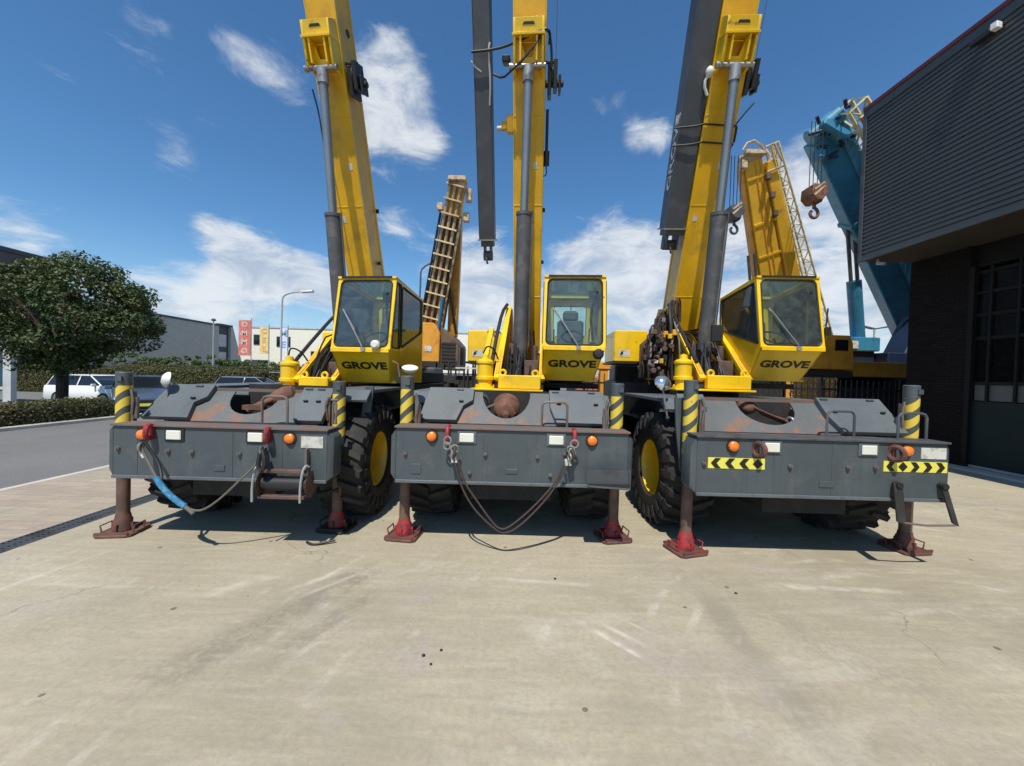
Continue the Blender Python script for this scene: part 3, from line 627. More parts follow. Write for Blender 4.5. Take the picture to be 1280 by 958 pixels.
# ================================================================== CARS
def car(label, loc, rz, paint, L=4.2, Wd=1.75, H=1.48, kind='hatch', group=None):
    r = thing('parked_car', label, 'car', loc, rz, group); hl = L/2; hw = Wd/2
    # body side outline (x forward, z up)
    low = [(-hl, .35), (-hl+.02, .75), (-hl+.08, .92), (hl-.95, .95), (hl-.3, .82), (hl-.02, .62), (hl, .35), (hl-.15, .22), (-hl+.1, .22)]
    b = MB()
    def loft(sec, y, k=1): return [(p[0], y*k, p[1]) for p in sec]
    n = len(low); S = [loft([(p[0]*.985, p[1]*.99+.01) for p in low], -hw), loft(low, -hw*.93), loft([(p[0]*1.0, p[1]+.02) for p in low], 0), loft(low, hw*.93), loft([(p[0]*.985, p[1]*.99+.01) for p in low], hw)]
    vs = sum(S, []); fs = []
    for j in range(4): fs += [(j*n+i, j*n+(i+1) % n, (j+1)*n+(i+1) % n, (j+1)*n+i) for i in range(n)]
    fs += [tuple(range(n)), tuple(4*n+i for i in range(n-1, -1, -1))]; b._add(vs, fs)
    # cabin pillars/roof
    ra, rb = (-hl+.35, hl-1.75)
    ca, cb = (-hl+.06, hl-1.0)
    b.hexa([(ra, -hw*.74, H-.06), (rb, -hw*.74, H-.05), (rb, hw*.74, H-.05), (ra, hw*.74, H-.06), (ra+.1, -hw*.64, H), (rb-.1, -hw*.64, H+.01), (rb-.1, hw*.64, H+.01), (ra+.1, hw*.64, H)])
    for s in (-1, 1):
        for (x0, z0), (x1, z1) in (((cb, .93), (rb, H-.05)), ((ca+.05, .9), (ra, H-.06)), ((-.3, .93), (-.25, H-.05))):
            b.beam((x0, s*hw*.9, z0), (x1, s*hw*.73, z1), .07, .05)
    b.build('body', paint, r, bev=.07, ang=70)
    g = MB().hexa([(ca+.08, -hw*.88, .9), (cb-.02, -hw*.88, .92), (cb-.02, hw*.88, .92), (ca+.08, hw*.88, .9), (ra+.02, -hw*.72, H-.05), (rb-.03, -hw*.72, H-.05), (rb-.03, hw*.72, H-.05), (ra+.02, hw*.72, H-.05)])
    g.build('windows', 'car_glass', r)
    for sx in (-hl+.78, hl-.85):
        for s in (-1, 1):
            wl = MB().lathe([(.2, -.1), (.30, -.1), (.33, -.06), (.33, .06), (.30, .1), (.2, .1)], (sx, s*(hw-.09), .32), (0, 1, 0), 18, close=True).build('wheel', 'rubber', r)
            MB().lathe([(.02, .105), (.2, .10), (.21, .08)], (sx, s*(hw-.09), .32), (0, s, 0), 12).build('rim', 'alloy', wl)
    for s in (-1, 1):
        MB().box((hl-.1, s*(hw-.25), .68), (.16, .34, .12)).build('headlight', 'lens_white', r, bev=.02)
        MB().box((-hl+.06, s*(hw-.2), .8), (.1, .2, .22)).build('tail_light', 'red_paint', r, bev=.02)
        MB().box((cb-.25, s*(hw+.08), .98), (.1, .18, .12)).build('door_mirror', paint, r, bev=.02)
    MB().box((hl-.02, 0, .5), (.06, .9, .16)).build('grille', 'black', r, bev=.01)
    MB().box((hl+.015, 0, .40), (.02, .5, .1)).build('number_plate', 'chev_yellow', r)
    return r
car('white hatchback parked behind the tree trunk at left', (-20.3, 19.0, -.22), radians(-4), 'car_white', 4.0, 1.7, 1.45)
car('silver blue car facing the camera behind the left jack post', (-14.65, 15.3, gz(-14.2, 15)), radians(-43), 'car_blue', 4.3, 1.8, 1.40)
car('silver car roof seen above the left crane grey hood', (-17.4, 26, -.22), radians(5), 'car_silver', 4.3, 1.75, 1.40)
car('dark car right of the silver car behind the left crane', (-13.6, 27, -.22), radians(5), 'car_dark', 4.3, 1.75, 1.36)
bu = thing('shrub', 'reddish brown shrub beside the round mirror of the left crane', 'shrub', (-14.6, 17.6, -.1))
pts = []
for i in range(1600):
    d = Vector((random.gauss(0, 1), random.gauss(0, 1), random.gauss(0, 1))).normalized(); pts.append((Vector((d.x*.5, d.y*.5, .6+d.z*.6))*random.uniform(.7, 1), d))
leaves(pts, .09, 'foliage', 'leaf_hedge', bu)
#@@PART2@@
# ================================================================== THE THREE ROUGH TERRAIN CRANES
def make_tyre():
    b = MB(); R_, Wt = .675, .52
    prof = [(.335, -.20), (.36, -.25), (.50, -.27), (.60, -.245), (.632, -.20), (.640, 0), (.632, .20), (.60, .245), (.50, .27), (.36, .25), (.335, .20)]
    b.lathe(prof, (0, 0, 0), (1, 0, 0), 44, close=True)
    for i in range(22):
        for s in (-1, 1):
            a = 2*pi*(i+(.5 if s > 0 else 0))/22; M = Matrix.Rotation(a, 4, 'X')
            # lug: skewed bar from the centre line out over the shoulder
            sk = .05; z0, z1 = .615, .682
            b._add([(0, -.04+sk, z0), (s*.262, -.045-sk, z0-.05), (s*.262, .045-sk, z0-.05), (0, .04+sk, z0),
                    (0, -.03+sk, z1), (s*.245, -.035-sk, z1-.012), (s*.245, .035-sk, z1-.012), (0, .03+sk, z1)],
                   [(0, 3, 2, 1), (4, 5, 6, 7), (0, 1, 5, 4), (1, 2, 6, 5), (2, 3, 7, 6), (3, 0, 4, 7)], M)
            b._add([(s*.262, -.045-sk, .565), (s*.262, .045-sk, .565), (s*.278, .03-sk, .47), (s*.278, -.03-sk, .47), (s*.28, -.045-sk, .60), (s*.28, .045-sk, .60), (s*.285, .03-sk, .49), (s*.285, -.03-sk, .49)],
                   [(0, 1, 2, 3), (4, 5, 6, 7), (0, 1, 5, 4), (1, 2, 6, 5), (2, 3, 7, 6), (3, 0, 4, 7)], M)
    return b.build('tyre', 'rubber')
tyre0 = make_tyre(); rim0 = MB().lathe([(.345, -.2), (.345, .215), (.325, .222), (.315, .20), (.30, .06), (.25, .03), (.245, -.10), (.15, -.11), (.145, -.02), (.11, .0), (.0001, .0)], (0, 0, 0), (1, 0, 0), 32).build('rim', 'yellow')
hub_b = MB()
for i in range(10):
    a = 2*pi*i/10; hub_b.cyl((-.11, .20*cos(a), .20*sin(a)), (-.07, .20*cos(a), .20*sin(a)), .018, n=6)
hub_b.lathe([(.135, -.06), (.135, .03), (.11, .05), (.05, .06), (.0001, .06)], (0, 0, 0), (1, 0, 0), 22); nuts0 = hub_b.build('wheel_hub', 'rust_pipe')
for o in (tyre0, rim0, nuts0): SC.collection.objects.unlink(o)
def wheel(parent, x, y, side, steer=0):
    h = MB().cyl((-.1*side, 0, 0), (-.45*side, 0, 0), .12, n=14).build('wheel', 'under', parent)
    h.location = (x, y, .675); h.rotation_euler = (0, 0, steer)
    for src in (tyre0, rim0, nuts0):
        o = link(src.name.split('.')[0], src.data, h)
        if side < 0: o.rotation_euler = (0, 0, pi)
    return h

def rt_crane(c):
    W2 = c['w']/2
    root = thing('mobile_crane', c['label'], 'crane', (c['x'], c['y'], 0), group='three yellow rough terrain cranes standing side by side')
    # ---------------- carrier
    fb = MB(); zt = c['bt']; fb.bb(-W2, W2, 0, .2, .68, zt-.02)
    beam_o = fb.build('front_beam', 'grey', root, bev=.006)
    lip = MB(); lip.bb(-W2-.012, W2+.012, -.022, .212, zt-.02, zt); lip.build('beam_lip', 'deck_rust' if c['id'] != 'R' else 'grey_dark', beam_o, bev=.003)
    MB().bb(-W2, W2, -.016, .02, .66, .69).build('bottom_lip', 'grey_hood', beam_o, bev=.003)
    for x in c['seams']: MB().bb(x-.006, x+.006, -.004, .001, .70, zt-.03).build('weld_seam', 'grey', beam_o, bev=.002)
    for (x, z, w_, h_) in c['patch']: MB().bb(x-w_, x+w_, -.008, .001, z-h_, z+h_).build('welded_plate', 'grey', beam_o, bev=.003)
    for s in (-1, 1):
        ends = MB()
        if s == -1: ends.hexa([(-W2-.055, .02, .74), (-W2-.001, .0, .68), (-W2-.001, .2, .68), (-W2-.055, .2, .74), (-W2-.055, .02, 1.12), (-W2-.001, .0, zt-.03), (-W2-.001, .2, zt-.03), (-W2-.055, .2, 1.12)])
        else: ends.hexa([(W2+.001, .0, .68), (W2+.05, .03, .72), (W2+.05, .2, .72), (W2+.001, .2, .68), (W2+.001, .0, zt-.03), (W2+.05, .03, zt-.08), (W2+.05, .2, zt-.08), (W2+.001, .2, zt-.03)])
        ends.build('end_plate', 'grey', beam_o, bev=.004)
    dk = MB(); dk.bb(-W2+.02, W2-.3, .2, .44, zt-.05, zt-.025); dk.bb(W2-.3, W2-.02, .2, .38, zt-.05, zt-.025); dk.build('deck', 'deck_rust', root)
    for x, z in c['bolts']: MB().cyl((x, 0, z), (x, -.022, z), .02, n=8).cyl((x, -.021, z), (x, -.035, z), .01, n=6).build('bolt', 'steel_bar', beam_o)
    # hull and running gear
    hu = MB(); hu.bb(-.55, .55, .2, 6.0, .62, 1.17); hu.bb(-.42, .42, .2, 5.9, .45, .62); hu.build('hull', 'under', root)
    for y in (1.12, 4.35):
        ax = MB(); ax.cyl((-.8, y, .675), (.8, y, .675), .13, n=12); ax.sphere((.05, y, .66), .26, 1, 14, 8); ax.bb(-.5, .5, y-.1, y+.1, .62, .9); ax.build('axle', 'under', root)
        for s in (-1, 1): wheel(root, s*(c['wx']), y, s, c['steer'] if y < 2 else 0)
    # fenders
    for s in (-1, 1):
        fe = MB(); xi, xo = .62*s, (W2+.06)*s
        if s > 0: xo = 1.16 if c['id'] == 'L' else W2-.02
        poly = [(.66, 1.40), (.80, 1.50), (2.2, 1.50), (2.5, 1.2), (2.52, 1.23), (2.22, 1.54), (.79, 1.54), (.645, 1.43)]
        fe.prism(poly, 'x', min(xi, xo), max(xi, xo))
        fe.build('fender', 'grey_hood', root, bev=.004)
        if (s < 0 and c['id'] == 'R') or (s > 0 and c['id'] == 'L'):   # dropped side plate in front of the tyre
            fp = MB(); xe = (W2+.05)*s
            fp.prism([(xe, 1.58), (xe+.10*s, 1.58), (xe+.02*s, .78), (xe-.10*s, .78)] if s > 0 else [(xe+.16, 1.57), (xe-.02, 1.57), (xe+.0, 1.25), (xe+.06, .80), (xe+.16, .80)], 'y', .37 if s < 0 else .80, .40 if s < 0 else .83)
            fp.build('mud_guard', 'grey', root, bev=.003)
    # hood: slanted side panels and centre plate with a round notch
    y0, z0, y1, z1 = .43, zt-.015, .76, zt+.325
    hl, hr = c['hood']            # left panel x range, notch x range, right panel range
    def slant(poly, off, th):     # poly in (x, t) with t 0..1 up the slope
        nrm = Vector((0, -(z1-z0), (y1-y0))).normalized(); o = []
        for k_ in (off, off-th):
            for x, t in poly: o.append(tuple(Vector((x, y0+(y1-y0)*t, z0+(z1-z0)*t))+nrm*k_))
        return o
    def slab(poly, off, th, name, m, bev=.003):
        n = len(poly); b = MB(); b._add(slant(poly, off, th), [tuple(range(n)), tuple(range(2*n-1, n-1, -1))]+[(i, n+i, n+(i+1) % n, (i+1) % n) for i in range(n)])
        return b.build(name, m, root, bev=bev)
    a0, a1, b0_, b1_, r0, r1 = c['panels']
    slab([(a0-.03, 0), (a1-.16 if c['id'] != 'L' else a1-.05, 0), (a1-.10, .45), (a1, .62), (a1, 1), (a0+.02, 1)], .06, .06, 'hood_panel', 'grey_hood')
    slab([(r0+.06, 0), (r1, 0), (r1-.02, 1), (r0, 1), (r0, .45)], .06, .06, 'hood_panel', 'grey_hood')
    cx_, rx_ = (b0_+b1_)/2, (b1_-b0_)/2
    if c['id'] == 'M': notch = [(cx_+rx_*cos(a), 1-.82*abs(sin(a))) for a in [pi*i/14 for i in range(15)]]; top = 1.0
    else: notch = [(b1_, .93), (b1_+.0, .75)]+[(cx_+rx_*cos(a), .75-.52*abs(sin(a))) for a in [pi*i/12 for i in range(13)]]+[(b0_, .93)]; top = .93
    if c['id'] == 'M':
        slab([(a1-.16, 0), (r0+.2, 0), (r0+.02, .5), (r0+.02, 1)]+notch+[(a1-.06, 1), (a1-.12, .5)], 0, .02, 'centre_plate', 'deck_rust' if False else 'hood_worn')
    else:
        slab([(a1-.3, 0), (r0+.3, 0), (r0+.02, .5), (r0+.02, .93)]+notch+[(a1-.02, .93), (a1-.06, .5)], 0, .02, 'centre_plate', 'hood_worn')
        MB().beam(slant([(a1-.02, .97)], 0, 0)[0], slant([(r0+.02, .97)], 0, 0)[0], .035, .035).build('top_bar', 'deck_rust', root)
    for x in (a1-.13, r0+.10, r1-.12):
        p_ = slant([(x, .55)], .068, 0)[0]; MB().box(p_, (.05, .02, .035), Matrix.Rotation(.8, 4, 'X')).build('hood_latch', 'black', root, bev=.004)
        p_ = slant([(x-.04, .93)], .068, 0)[0]; MB().cyl((p_[0]-.03, p_[1], p_[2]), (p_[0]+.05, p_[1], p_[2]), .011, n=8).build('hood_hinge', 'grey', root)
    bk = MB(); bk.bb(-.62, .62, 1.3, 1.33, 1.0, 1.55); bk.bb(-.62, .62, .5, 1.3, 1.0, 1.02); bk.bb(-.62, -.6, .7, 1.3, 1.0, 1.4); bk.bb(.6, .62, .7, 1.3, 1.0, 1.4); bk.build('winch_well', 'under', root)
    # rusty winch in the notch
    wx, wz = c['winch']; wi = MB()
    if c['id'] == 'M':
        wi.lathe([(.03, -.30), (.045, -.26), (.05, -.22), (.10, -.20), (.125, -.14), (.15, -.12), (.165, -.02), (.165, .08), (.12, .12)], (wx, .80, wz), (0, 1, .25), 22)
        for i in range(8): wi.cyl((wx+.1*cos(i*pi/4), .60, wz+.1*sin(i*pi/4)-.04), (wx+.1*cos(i*pi/4), .66, wz+.1*sin(i*pi/4)-.03), .013, n=6)
        w0 = wi.build('winch', 'rust', root)
        MB().beam((wx-.30, .70, wz-.02), (wx-.02, .72, wz+.10), .05, .02).build('guide_bar', 'steel_bar', root)
        MB().torus((wx-.30, .82, wz+.05), (.3, 1, 0), .10, .03).build('hose_coil', 'black', root)
    elif c['id'] == 'L':
        wi.lathe([(.02, -.14), (.05, -.13), (.075, -.07), (.10, 0), (.115, .09), (.10, .17), (.04, .2)], (wx, .74, wz), (1, .25, .35), 18); wi.tube([(wx-.25, .56, wz-.14), (wx-.12, .62, wz-.06), (wx, .70, wz)], .035, 8); wi.box((wx-.18, .58, wz-.10), (.22, .08, .05), rotz(.1)); wi.build('winch', 'rust', root, ang=50)
    else:
        wi.sphere((wx-.12, .85, wz+.04), .11, .8, 14, 8)
        for i in range(9): wi.tube([(wx-.1+.012*i, .75, wz+.05-.01*i), (wx+.05+.02*i, .66, wz-.03-.012*i), (wx+.14+.022*i, .57, wz-.07-.016*(i % 4))], .010, 6)
        wi.build('winch', 'rust', root); MB().torus((wx+.20, .58, wz-.08), (1, .4, 0), .035, .014, 12, 6).build('rope_eye', 'steel', root)
    # rear beam, deck, engine cover
    MB().bb(-W2, W2, 5.6, 5.9, .68, 1.2).build('rear_beam', 'grey', root, bev=.01)
    MB().bb(-W2+.1, W2-.1, 2.0, 5.6, 1.17, 1.22).build('rear_deck', 'grey_dark', root)
    MB().bb(-.75, .75, 4.6, 5.6, 1.22, 1.7).build('engine_cover', 'grey_dark', root, bev=.02)
    # outrigger jacks
    for (jx, jy, h) in c['jacks']:
        jk = MB(); jk.cyl((jx, jy, .14), (jx, jy, .9), .055, n=18)
        jo = jk.build('outrigger_jack', 'rust_pipe', root)
        s1 = MB(); s1.cyl((jx, jy, 1.0), (jx, jy, h-.16), .068, n=20); s1.build('striped_sleeve', 'hazard', jo)
        s2 = MB(); s2.cyl((jx, jy, .72), (jx, jy, 1.0), .066, n=20); s2.build('jack_barrel', 'grey_dark', jo)
        s3 = MB(); s3.lathe([(.069, 0), (.070, .13), (.06, .14)], (jx, jy, h-.16), n=20); s3.box((jx+.02, jy-.07, h-.09), (.05, .02, .05)); s3.build('jack_cap', 'grey', jo)
        sx = 1 if jx < 0 else -1
        s4 = MB(); s4.bb(jx+sx*.09, jx+sx*.115, jy-.02, jy+.02, 1.0, h-.22); s4.tube([(jx+sx*.1, jy-.03, h-.2), (jx+sx*.13, jy-.04, h-.3), (jx+sx*.11, jy-.03, h-.45), (jx+sx*.12, jy-.02, 1.2)], .012, 6); s4.cyl((jx+sx*.13, jy, 1.2), (jx+sx*.13, jy, 1.42), .022, n=10); s4.build('jack_valve', 'steel_bar', jo)
        # foot pad
        pm = c['pad'][0 if jx < 0 else 1]; a = c['padrot'][0 if jx < 0 else 1]
        pd = MB(T=Matrix.Translation((jx, jy, 0)) @ rotz(a)); pd.prism([(-.17, -.13), (-.13, -.16), (.13, -.16), (.17, -.13), (.17, .13), (.13, .16), (-.13, .16), (-.17, .13)], 'z', .004, .03)
        po = pd.build('foot_pad', pm[0], root, bev=.006)
        p2 = MB(T=Matrix.Translation((jx, jy, 0)) @ rotz(a)); p2.lathe([(.085, .03), (.088, .06), (.075, .09), (.078, .14), (.066, .16), (.06, .2)], (0, 0, 0), n=18); p2.bb(-.1, .1, -.012, .012, .03, .11); p2.bb(-.012, .012, -.1, .1, .03, .11)
        p2.build('pad_socket', pm[1], po)
        p3 = MB(T=Matrix.Translation((jx, jy, 0)) @ rotz(a))
        for s in (-1, 1): p3.tube([(s*.14, -.07, .03), (s*.155, -.07, .10), (s*.155, .07, .10), (s*.14, .07, .03)], .008, 6)
        p3.build('pad_handle', pm[1] if c['id'] == 'R' else pm[0], po)
        for s in (-1, 1):
            p4 = MB(T=Matrix.Translation((jx, jy, 0)) @ rotz(a)); p4.bb(-.15, .15, s*.145-.008, s*.145+.008, .03, .055); p4.build('pad_rib', pm[0], po)
    # outrigger beams poking out behind the front beam
    MB().bb(-W2+.05, -.4, .2, .38, .75, .98).build('outrigger_beam', 'grey_dark', root); MB().bb(.4, W2-.12, c['jacks'][1][1]-.08, c['jacks'][1][1]+.08, .75, .98).build('outrigger_beam', 'grey_dark', root)
    # ---------------- lamps, shackles, plates on the beam
    for x in c['amber']:
        a = MB().lathe([(.062, 0), (.062, -.012)][::-1], (x, 0, c['az']), (0, 1, 0), 20).build('lamp_base', 'black', beam_o)
        MB().lathe([(.048, .0), (.046, .02), (.03, .034), (.0001, .038)], (x, -.012, c['az']), (0, -1, 0), 20).build('turn_signal', 'amber', beam_o)
    for x in c['head']:
        MB().bb(x-.095, x+.095, -.012, .0, c['hz']-.062, c['hz']+.062).build('headlight_frame', 'grey_hood' if c['id'] != 'L' else 'black', beam_o, bev=.005)
        hh = MB().bb(x-.072, x+.072, -.026, -.012, c['hz']-.045, c['hz']+.045).build('headlight', 'lens_white', beam_o, bev=.008)
    for x in c['shackle']:
        s_ = MB(); s_.tube([(x, .06, 1.228), (x, -.03, 1.235), (x, -.06, 1.17), (x, -.055, 1.10)], .02, 8, 1)
        if c['id'] == 'M': s_.build('tow_hook', 'red_paint', beam_o)
        else:
            s_ = MB(); s_.torus((x, -.045, 1.12), (1, .35, 0), .062, .023, 18, 8); s_.box((x, -.012, 1.13), (.03, .04, .12)); s_.build('tow_hook', 'red_paint' if c['id'] == 'L' else 'pad_brown', beam_o)
    for (x0, x1, za, zb) in c['plates']:
        MB().bb(x0, x1, -.006, 0, za, zb).build('number_plate', 'dirty_white', beam_o)
    # chevron strips
    for (x0, x1, za, zb, segs) in c.get('chev', []):
        MB().bb(x0, x1, -.005, 0, za, zb).build('chevron_board', 'chev_yellow', beam_o)
        n = len(segs); p = (x1-x0)/n; zm = (za+zb)/2; hh = (zb-za)/2-.004
        for i, kd in enumerate(segs):
            xc = x0+p*(i+.5); q = p*.30; d = p*.30
            if kd == '<': pl_ = [(xc-d, zm), (xc, zm+hh), (xc+q+d*.3, zm+hh), (xc+q-d*.7, zm), (xc+q+d*.3, zm-hh), (xc, zm-hh)]
            elif kd == '>': pl_ = [(xc+d, zm), (xc, zm-hh), (xc-q-d*.3, zm-hh), (xc-q+d*.7, zm), (xc-q-d*.3, zm+hh), (xc, zm+hh)]
            else: pl_ = [(xc-p*.36, zm), (xc, zm-hh), (xc+p*.36, zm), (xc, zm+hh)]
            MB().prism(pl_, 'y', -.009, -.0052).build('chevron', 'chev_black', beam_o, flat=True)
    # handrails
    for (xa, xb, y, h) in c['rails']:
        MB().tube([(xa, y, 1.2), (xa, y, 1.2+h-.04), (xa+.02*(1 if xb > xa else -1), y, 1.2+h-.01), (xa+.05*(1 if xb > xa else -1), y, 1.2+h), (xb-.05, y, 1.2+h), (xb-.02, y, 1.2+h-.01), (xb, y, 1.2+h-.04), (xb, y, 1.2)], .0125, 8).build('hand_rail', 'steel_bar' if c['id'] != 'R' else 'grey', root)
    # round mirror on the left front corner
    mx, my, mz = c['mirror']
    mr = MB().tube([(mx+.06, my-.02, mz-.40), (mx+.02, my-.03, mz-.22), (mx, my, mz-.05)], .011, 8).build('mirror_arm', 'steel', root)
    MB().sphere((mx+.06, my-.02, mz-.40), .028).build('mirror_joint', 'black', mr)
    tl = c['mtilt']; mk = c['mr']; MB().lathe([(.0001, -.05*mk), (.05*mk, -.042*mk), (.085*mk, -.015*mk), (.095*mk, .01*mk), (.088*mk, .016*mk), (.0001, .018*mk)], (mx, my-.01, mz), tl, 22).build('round_mirror', 'mirror_chrome' if c['id'] == 'R' else 'white_paint', mr)
    # ---------------- superstructure
    ps = c['yaw']; dz = c['dz']; T = Matrix.Translation((c['bx'], c['py'], 0)) @ rotz(-ps)
    def B(): return MB(T=T)
    TZ = Matrix.Translation((c['bx'], c['py'], dz)) @ rotz(-ps)
    def Z(): return MB(T=TZ)
    tt = MB(T=T); tt.cyl((.1, -.35, 1.2), (.1, -.35, 1.56+dz), .55, n=36); tt.lathe([(.62, 1.36), (.62, 1.44)], (.1, -.35, 0), n=36); tt.build('turntable', 'under', root)
    fr = Z(); fr.bb(-.36, .36, -1.30, 1.6, 1.56, 1.66); fr.bb(.36, 1.2, -1.0, 1.4, 1.58, 1.66); fo = fr.build('superstructure_frame', 'under', root)
    Z().bb(c['fx'], .32, -1.44, -1.32, 1.56, 1.76).build('front_crossbeam', 'yellow', fo, bev=.012)
    fl = Z(); fl.bb(c['mox']-.18, .36, -1.5, -1.0, 1.525, 1.555); fl.build('flange_plate', 'yellow', fo, bev=.006)
    for x in (c['fx']+.06, .24):
        Z().torus((x, -1.38, 1.79), (0, 1, 0), .042, .018, 14, 7).build('lifting_eye', 'yellow', fo)
    for s in (-1, 1):
        sp = Z(); x = s*(.335 if s > 0 else c['plx']); th = .025
        sp.prism([(-1.3, 1.66), (-1.3, 1.8), (.25, 3.02), (.75, 3.1), (1.35, 2.5), (1.5, 1.66)], 'x', x-th, x+th)
        spo = sp.build('side_plate', 'yellow_dull', fo, bev=.004)
        fg = Z(); fg.beam((x-s*.0, -1.33, 1.72), (x, .25, 3.04), .10, .03, (1, 0, 0)) if False else fg.hexa([(x-.045, -1.36, 1.72), (x+.045, -1.36, 1.72), (x+.045, -1.31, 1.68), (x-.045, -1.31, 1.68), (x-.045, .22, 3.06), (x+.045, .22, 3.06), (x+.045, .27, 3.02), (x-.045, .27, 3.02)])
        fg.build('edge_flange', 'yellow', fo, bev=.004)
    if c['id'] == 'M':
        g2 = Z(); g2.hexa([(-.66, -1.0, 1.75), (-.58, -1.0, 1.75), (-.58, -.93, 1.73), (-.66, -.93, 1.73), (-.66, -.05, 2.62), (-.58, -.05, 2.62), (-.58, 0, 2.58), (-.66, 0, 2.58)]); g2.build('strut', 'yellow', fo, bev=.004)
    hs = Z(); q_ = c['plx']; hs.tube([(-q_-.08, -1.3, 1.95), (-q_-.09, -.8, 2.38), (-q_-.08, -.2, 2.88), (-q_-.03, .15, 3.08)], .03, 8, 1); mo = c['mox']; hs.tube([(mo-.04, -1.25, 2.08), (mo+.02, -1.3, 2.2), (mo+.12, -1.2, 2.15), (mo+.17, -1.1, 2.0)], .012, 6, 2); hs.build('hydraulic_hose', 'black', fo)
    sm = Z(); sm.lathe([(.15, 0), (.15, .03), (.11, .035), (.11, .12), (.14, .13), (.14, .17), (.12, .18), (.12, .36), (.135, .37), (.135, .40), (.10, .43), (.06, .44), (.05, .50), (.0001, .52)], (c['mox'], -1.28, 1.555), n=22)
    for i in range(8): sm.cyl((c['mox']+.13*cos(i*pi/4), -1.28+.13*sin(i*pi/4), 1.57), (c['mox']+.13*cos(i*pi/4), -1.28+.13*sin(i*pi/4), 1.61), .012, n=6)
    sm.build('swing_motor', 'yellow', fo)
    # hydraulics between the plates
    random.seed(c['seed']); hy = Z()
    for i in range(16):
        x = random.uniform(-.28, .28); hy.tube([(x, -1.1, 1.6), (x+random.uniform(-.1, .1), -.9, random.uniform(1.8, 2.2)), (x*.8, random.uniform(-.7, -.2), random.uniform(2.0, 2.6)), (x*.6, .2, 2.6)], .014, 5, 1)
    hy.build('hose_bundle', 'black', fo)
    vb = Z(); vb.bb(.05, .28, -1.0, -.7, 1.66, 2.0); vb.bb(-.25, -.05, -.5, -.2, 1.66, 2.3); vb.cyl((.2, -.72, 2.0), (.2, -.72, 2.25), .05, n=12); vb.build('valve_block', 'rust_pipe', fo, bev=.01)
    if c['id'] == 'R':   # exposed hoses and valves left of the boom
        hv = Z()
        for i in range(38):
            x = -.80+.0105*i+random.uniform(-.03, .03); y = random.uniform(-.5, .3); zt_ = 2.45+(x+1.0)*1.0+random.uniform(-.25, .1)
            p = [(x, y, 1.7), (x+random.uniform(-.05, .05), y, 2.0), (x+random.uniform(-.05, .07), y, (2.0+zt_)/2), (x+.03, y, zt_-.05), (x+.09, y+.05, zt_), (x+.15, y+.15, zt_-.08), (x+.17, y+.2, zt_-.4)]
            hv.tube(p, random.choice((.012, .016, .02)), 5, 1)
        hv.build('hose_bundle', 'rope', fo)
        hv = Z(); hv.prism([(-.78, 1.7), (-.42, 1.7), (-.42, 2.7), (-.78, 2.35)], 'y', .32, .5)
        for i in range(26):
            x = random.uniform(-.78, -.42); hv.box((x, random.uniform(-.45, .25), random.uniform(1.75, 2.3 + (x+1.0)*.95)), (random.uniform(.04, .10), .12, random.uniform(.04, .12)))
        for i in range(12):
            x = random.uniform(-.9, -.45); z = random.uniform(1.8, 2.5); hv.cyl((x, -.55, z), (x, -.40, z), random.uniform(.025, .05), n=10)
        hv.build('valve_stack', 'rust_pipe', fo, bev=.005)
        for i in range(9):
            x = random.uniform(-.78, -.45); zc_ = random.uniform(1.8, 2.4+(x+1.0)*.7); Z().box((x, -.52, zc_), (.07, .06, random.uniform(.05, .12))).build('valve_body', random.choice(('yellow_dull', 'dirty_white', 'black')), fo, bev=.008)
        Z().tube([(-.50, -.4, 1.9), (-.52, -.5, 2.5), (-.50, -.3, 2.95), (-.38, -.1, 3.1)], .03, 8, 1).build('hydraulic_hose', 'black', fo)
        hv = Z()
        for i in range(14):
            x = random.uniform(-.9, -.42); z = random.uniform(1.9, 2.4+(x+1.0)*.9); hv.cyl((x, -.55, z), (x+.01, -.55, z+.07), .016, n=8)
        hv.build('fitting', 'steel', fo)
        Z().box((-.02, -1.05, 2.42), (.17, .06, .26)).build('gauge_box', 'black', fo, bev=.01)
        Z().tube([(-.62, -1.1, 1.7), (-.60, -1.15, 2.2), (-.66, -1.0, 2.6)], .012, 6, 1).build('pipe', 'steel', fo)
    # tank at left rear, counterweight
    tk = Z(); tk.prism([(-1.22, 2.02), (-.42, 2.02), (-.56, 2.66), (-1.22, 2.66)], 'y', .75, 1.75); tko = tk.build('hydraulic_tank', 'yellow', root, bev=.02)
    Z().bb(-1.25, -.40, .70, 1.78, 1.98, 2.02).build('tank_shelf', 'black', tko)
    Z().bb(-1.12, -.90, .745, .749, 2.12, 2.26).build('sticker', 'dirty_white', tko); Z().prism([(-1.1, 2.15), (-1.04, 2.17), (-1.03, 2.24), (-1.08, 2.22)], 'y', .741, .7445).build('warning_symbol', 'chev_black', tko)
    Z().bb(-.95, .85, 1.85, 2.45, 1.6, 2.0).build('counterweight', 'grey_dark', root, bev=.03)
    Z().bb(.45, 1.1, .2, 1.7, 1.66, 1.9).build('engine_hood', 'under', root, bev=.03)
    # ---------------- boom
    th = radians(c.get('ba', 70)); d = Vector((0, -cos(th), sin(th))); nn = Vector((0, sin(th), cos(th))); P0 = Vector((0, 0, 3.6))
    BM = Matrix((Vector((1, 0, 0)), nn, d)).transposed().to_4x4(); BM.translation = P0; BT = TZ @ BM      # boom space: x across, y away from the underside, z along
    hw = c['hw']
    def bm(): return MB(T=BT)
    bo = bm(); bd_ = c['bd']; bo.prism([(-hw, .0), (hw, .0), (hw, bd_), (-hw, bd_)], 'z', -1.9, 6.4)
    boom = bo.build('boom', 'yellow_boom', root, bev=.006)
    e = bm()
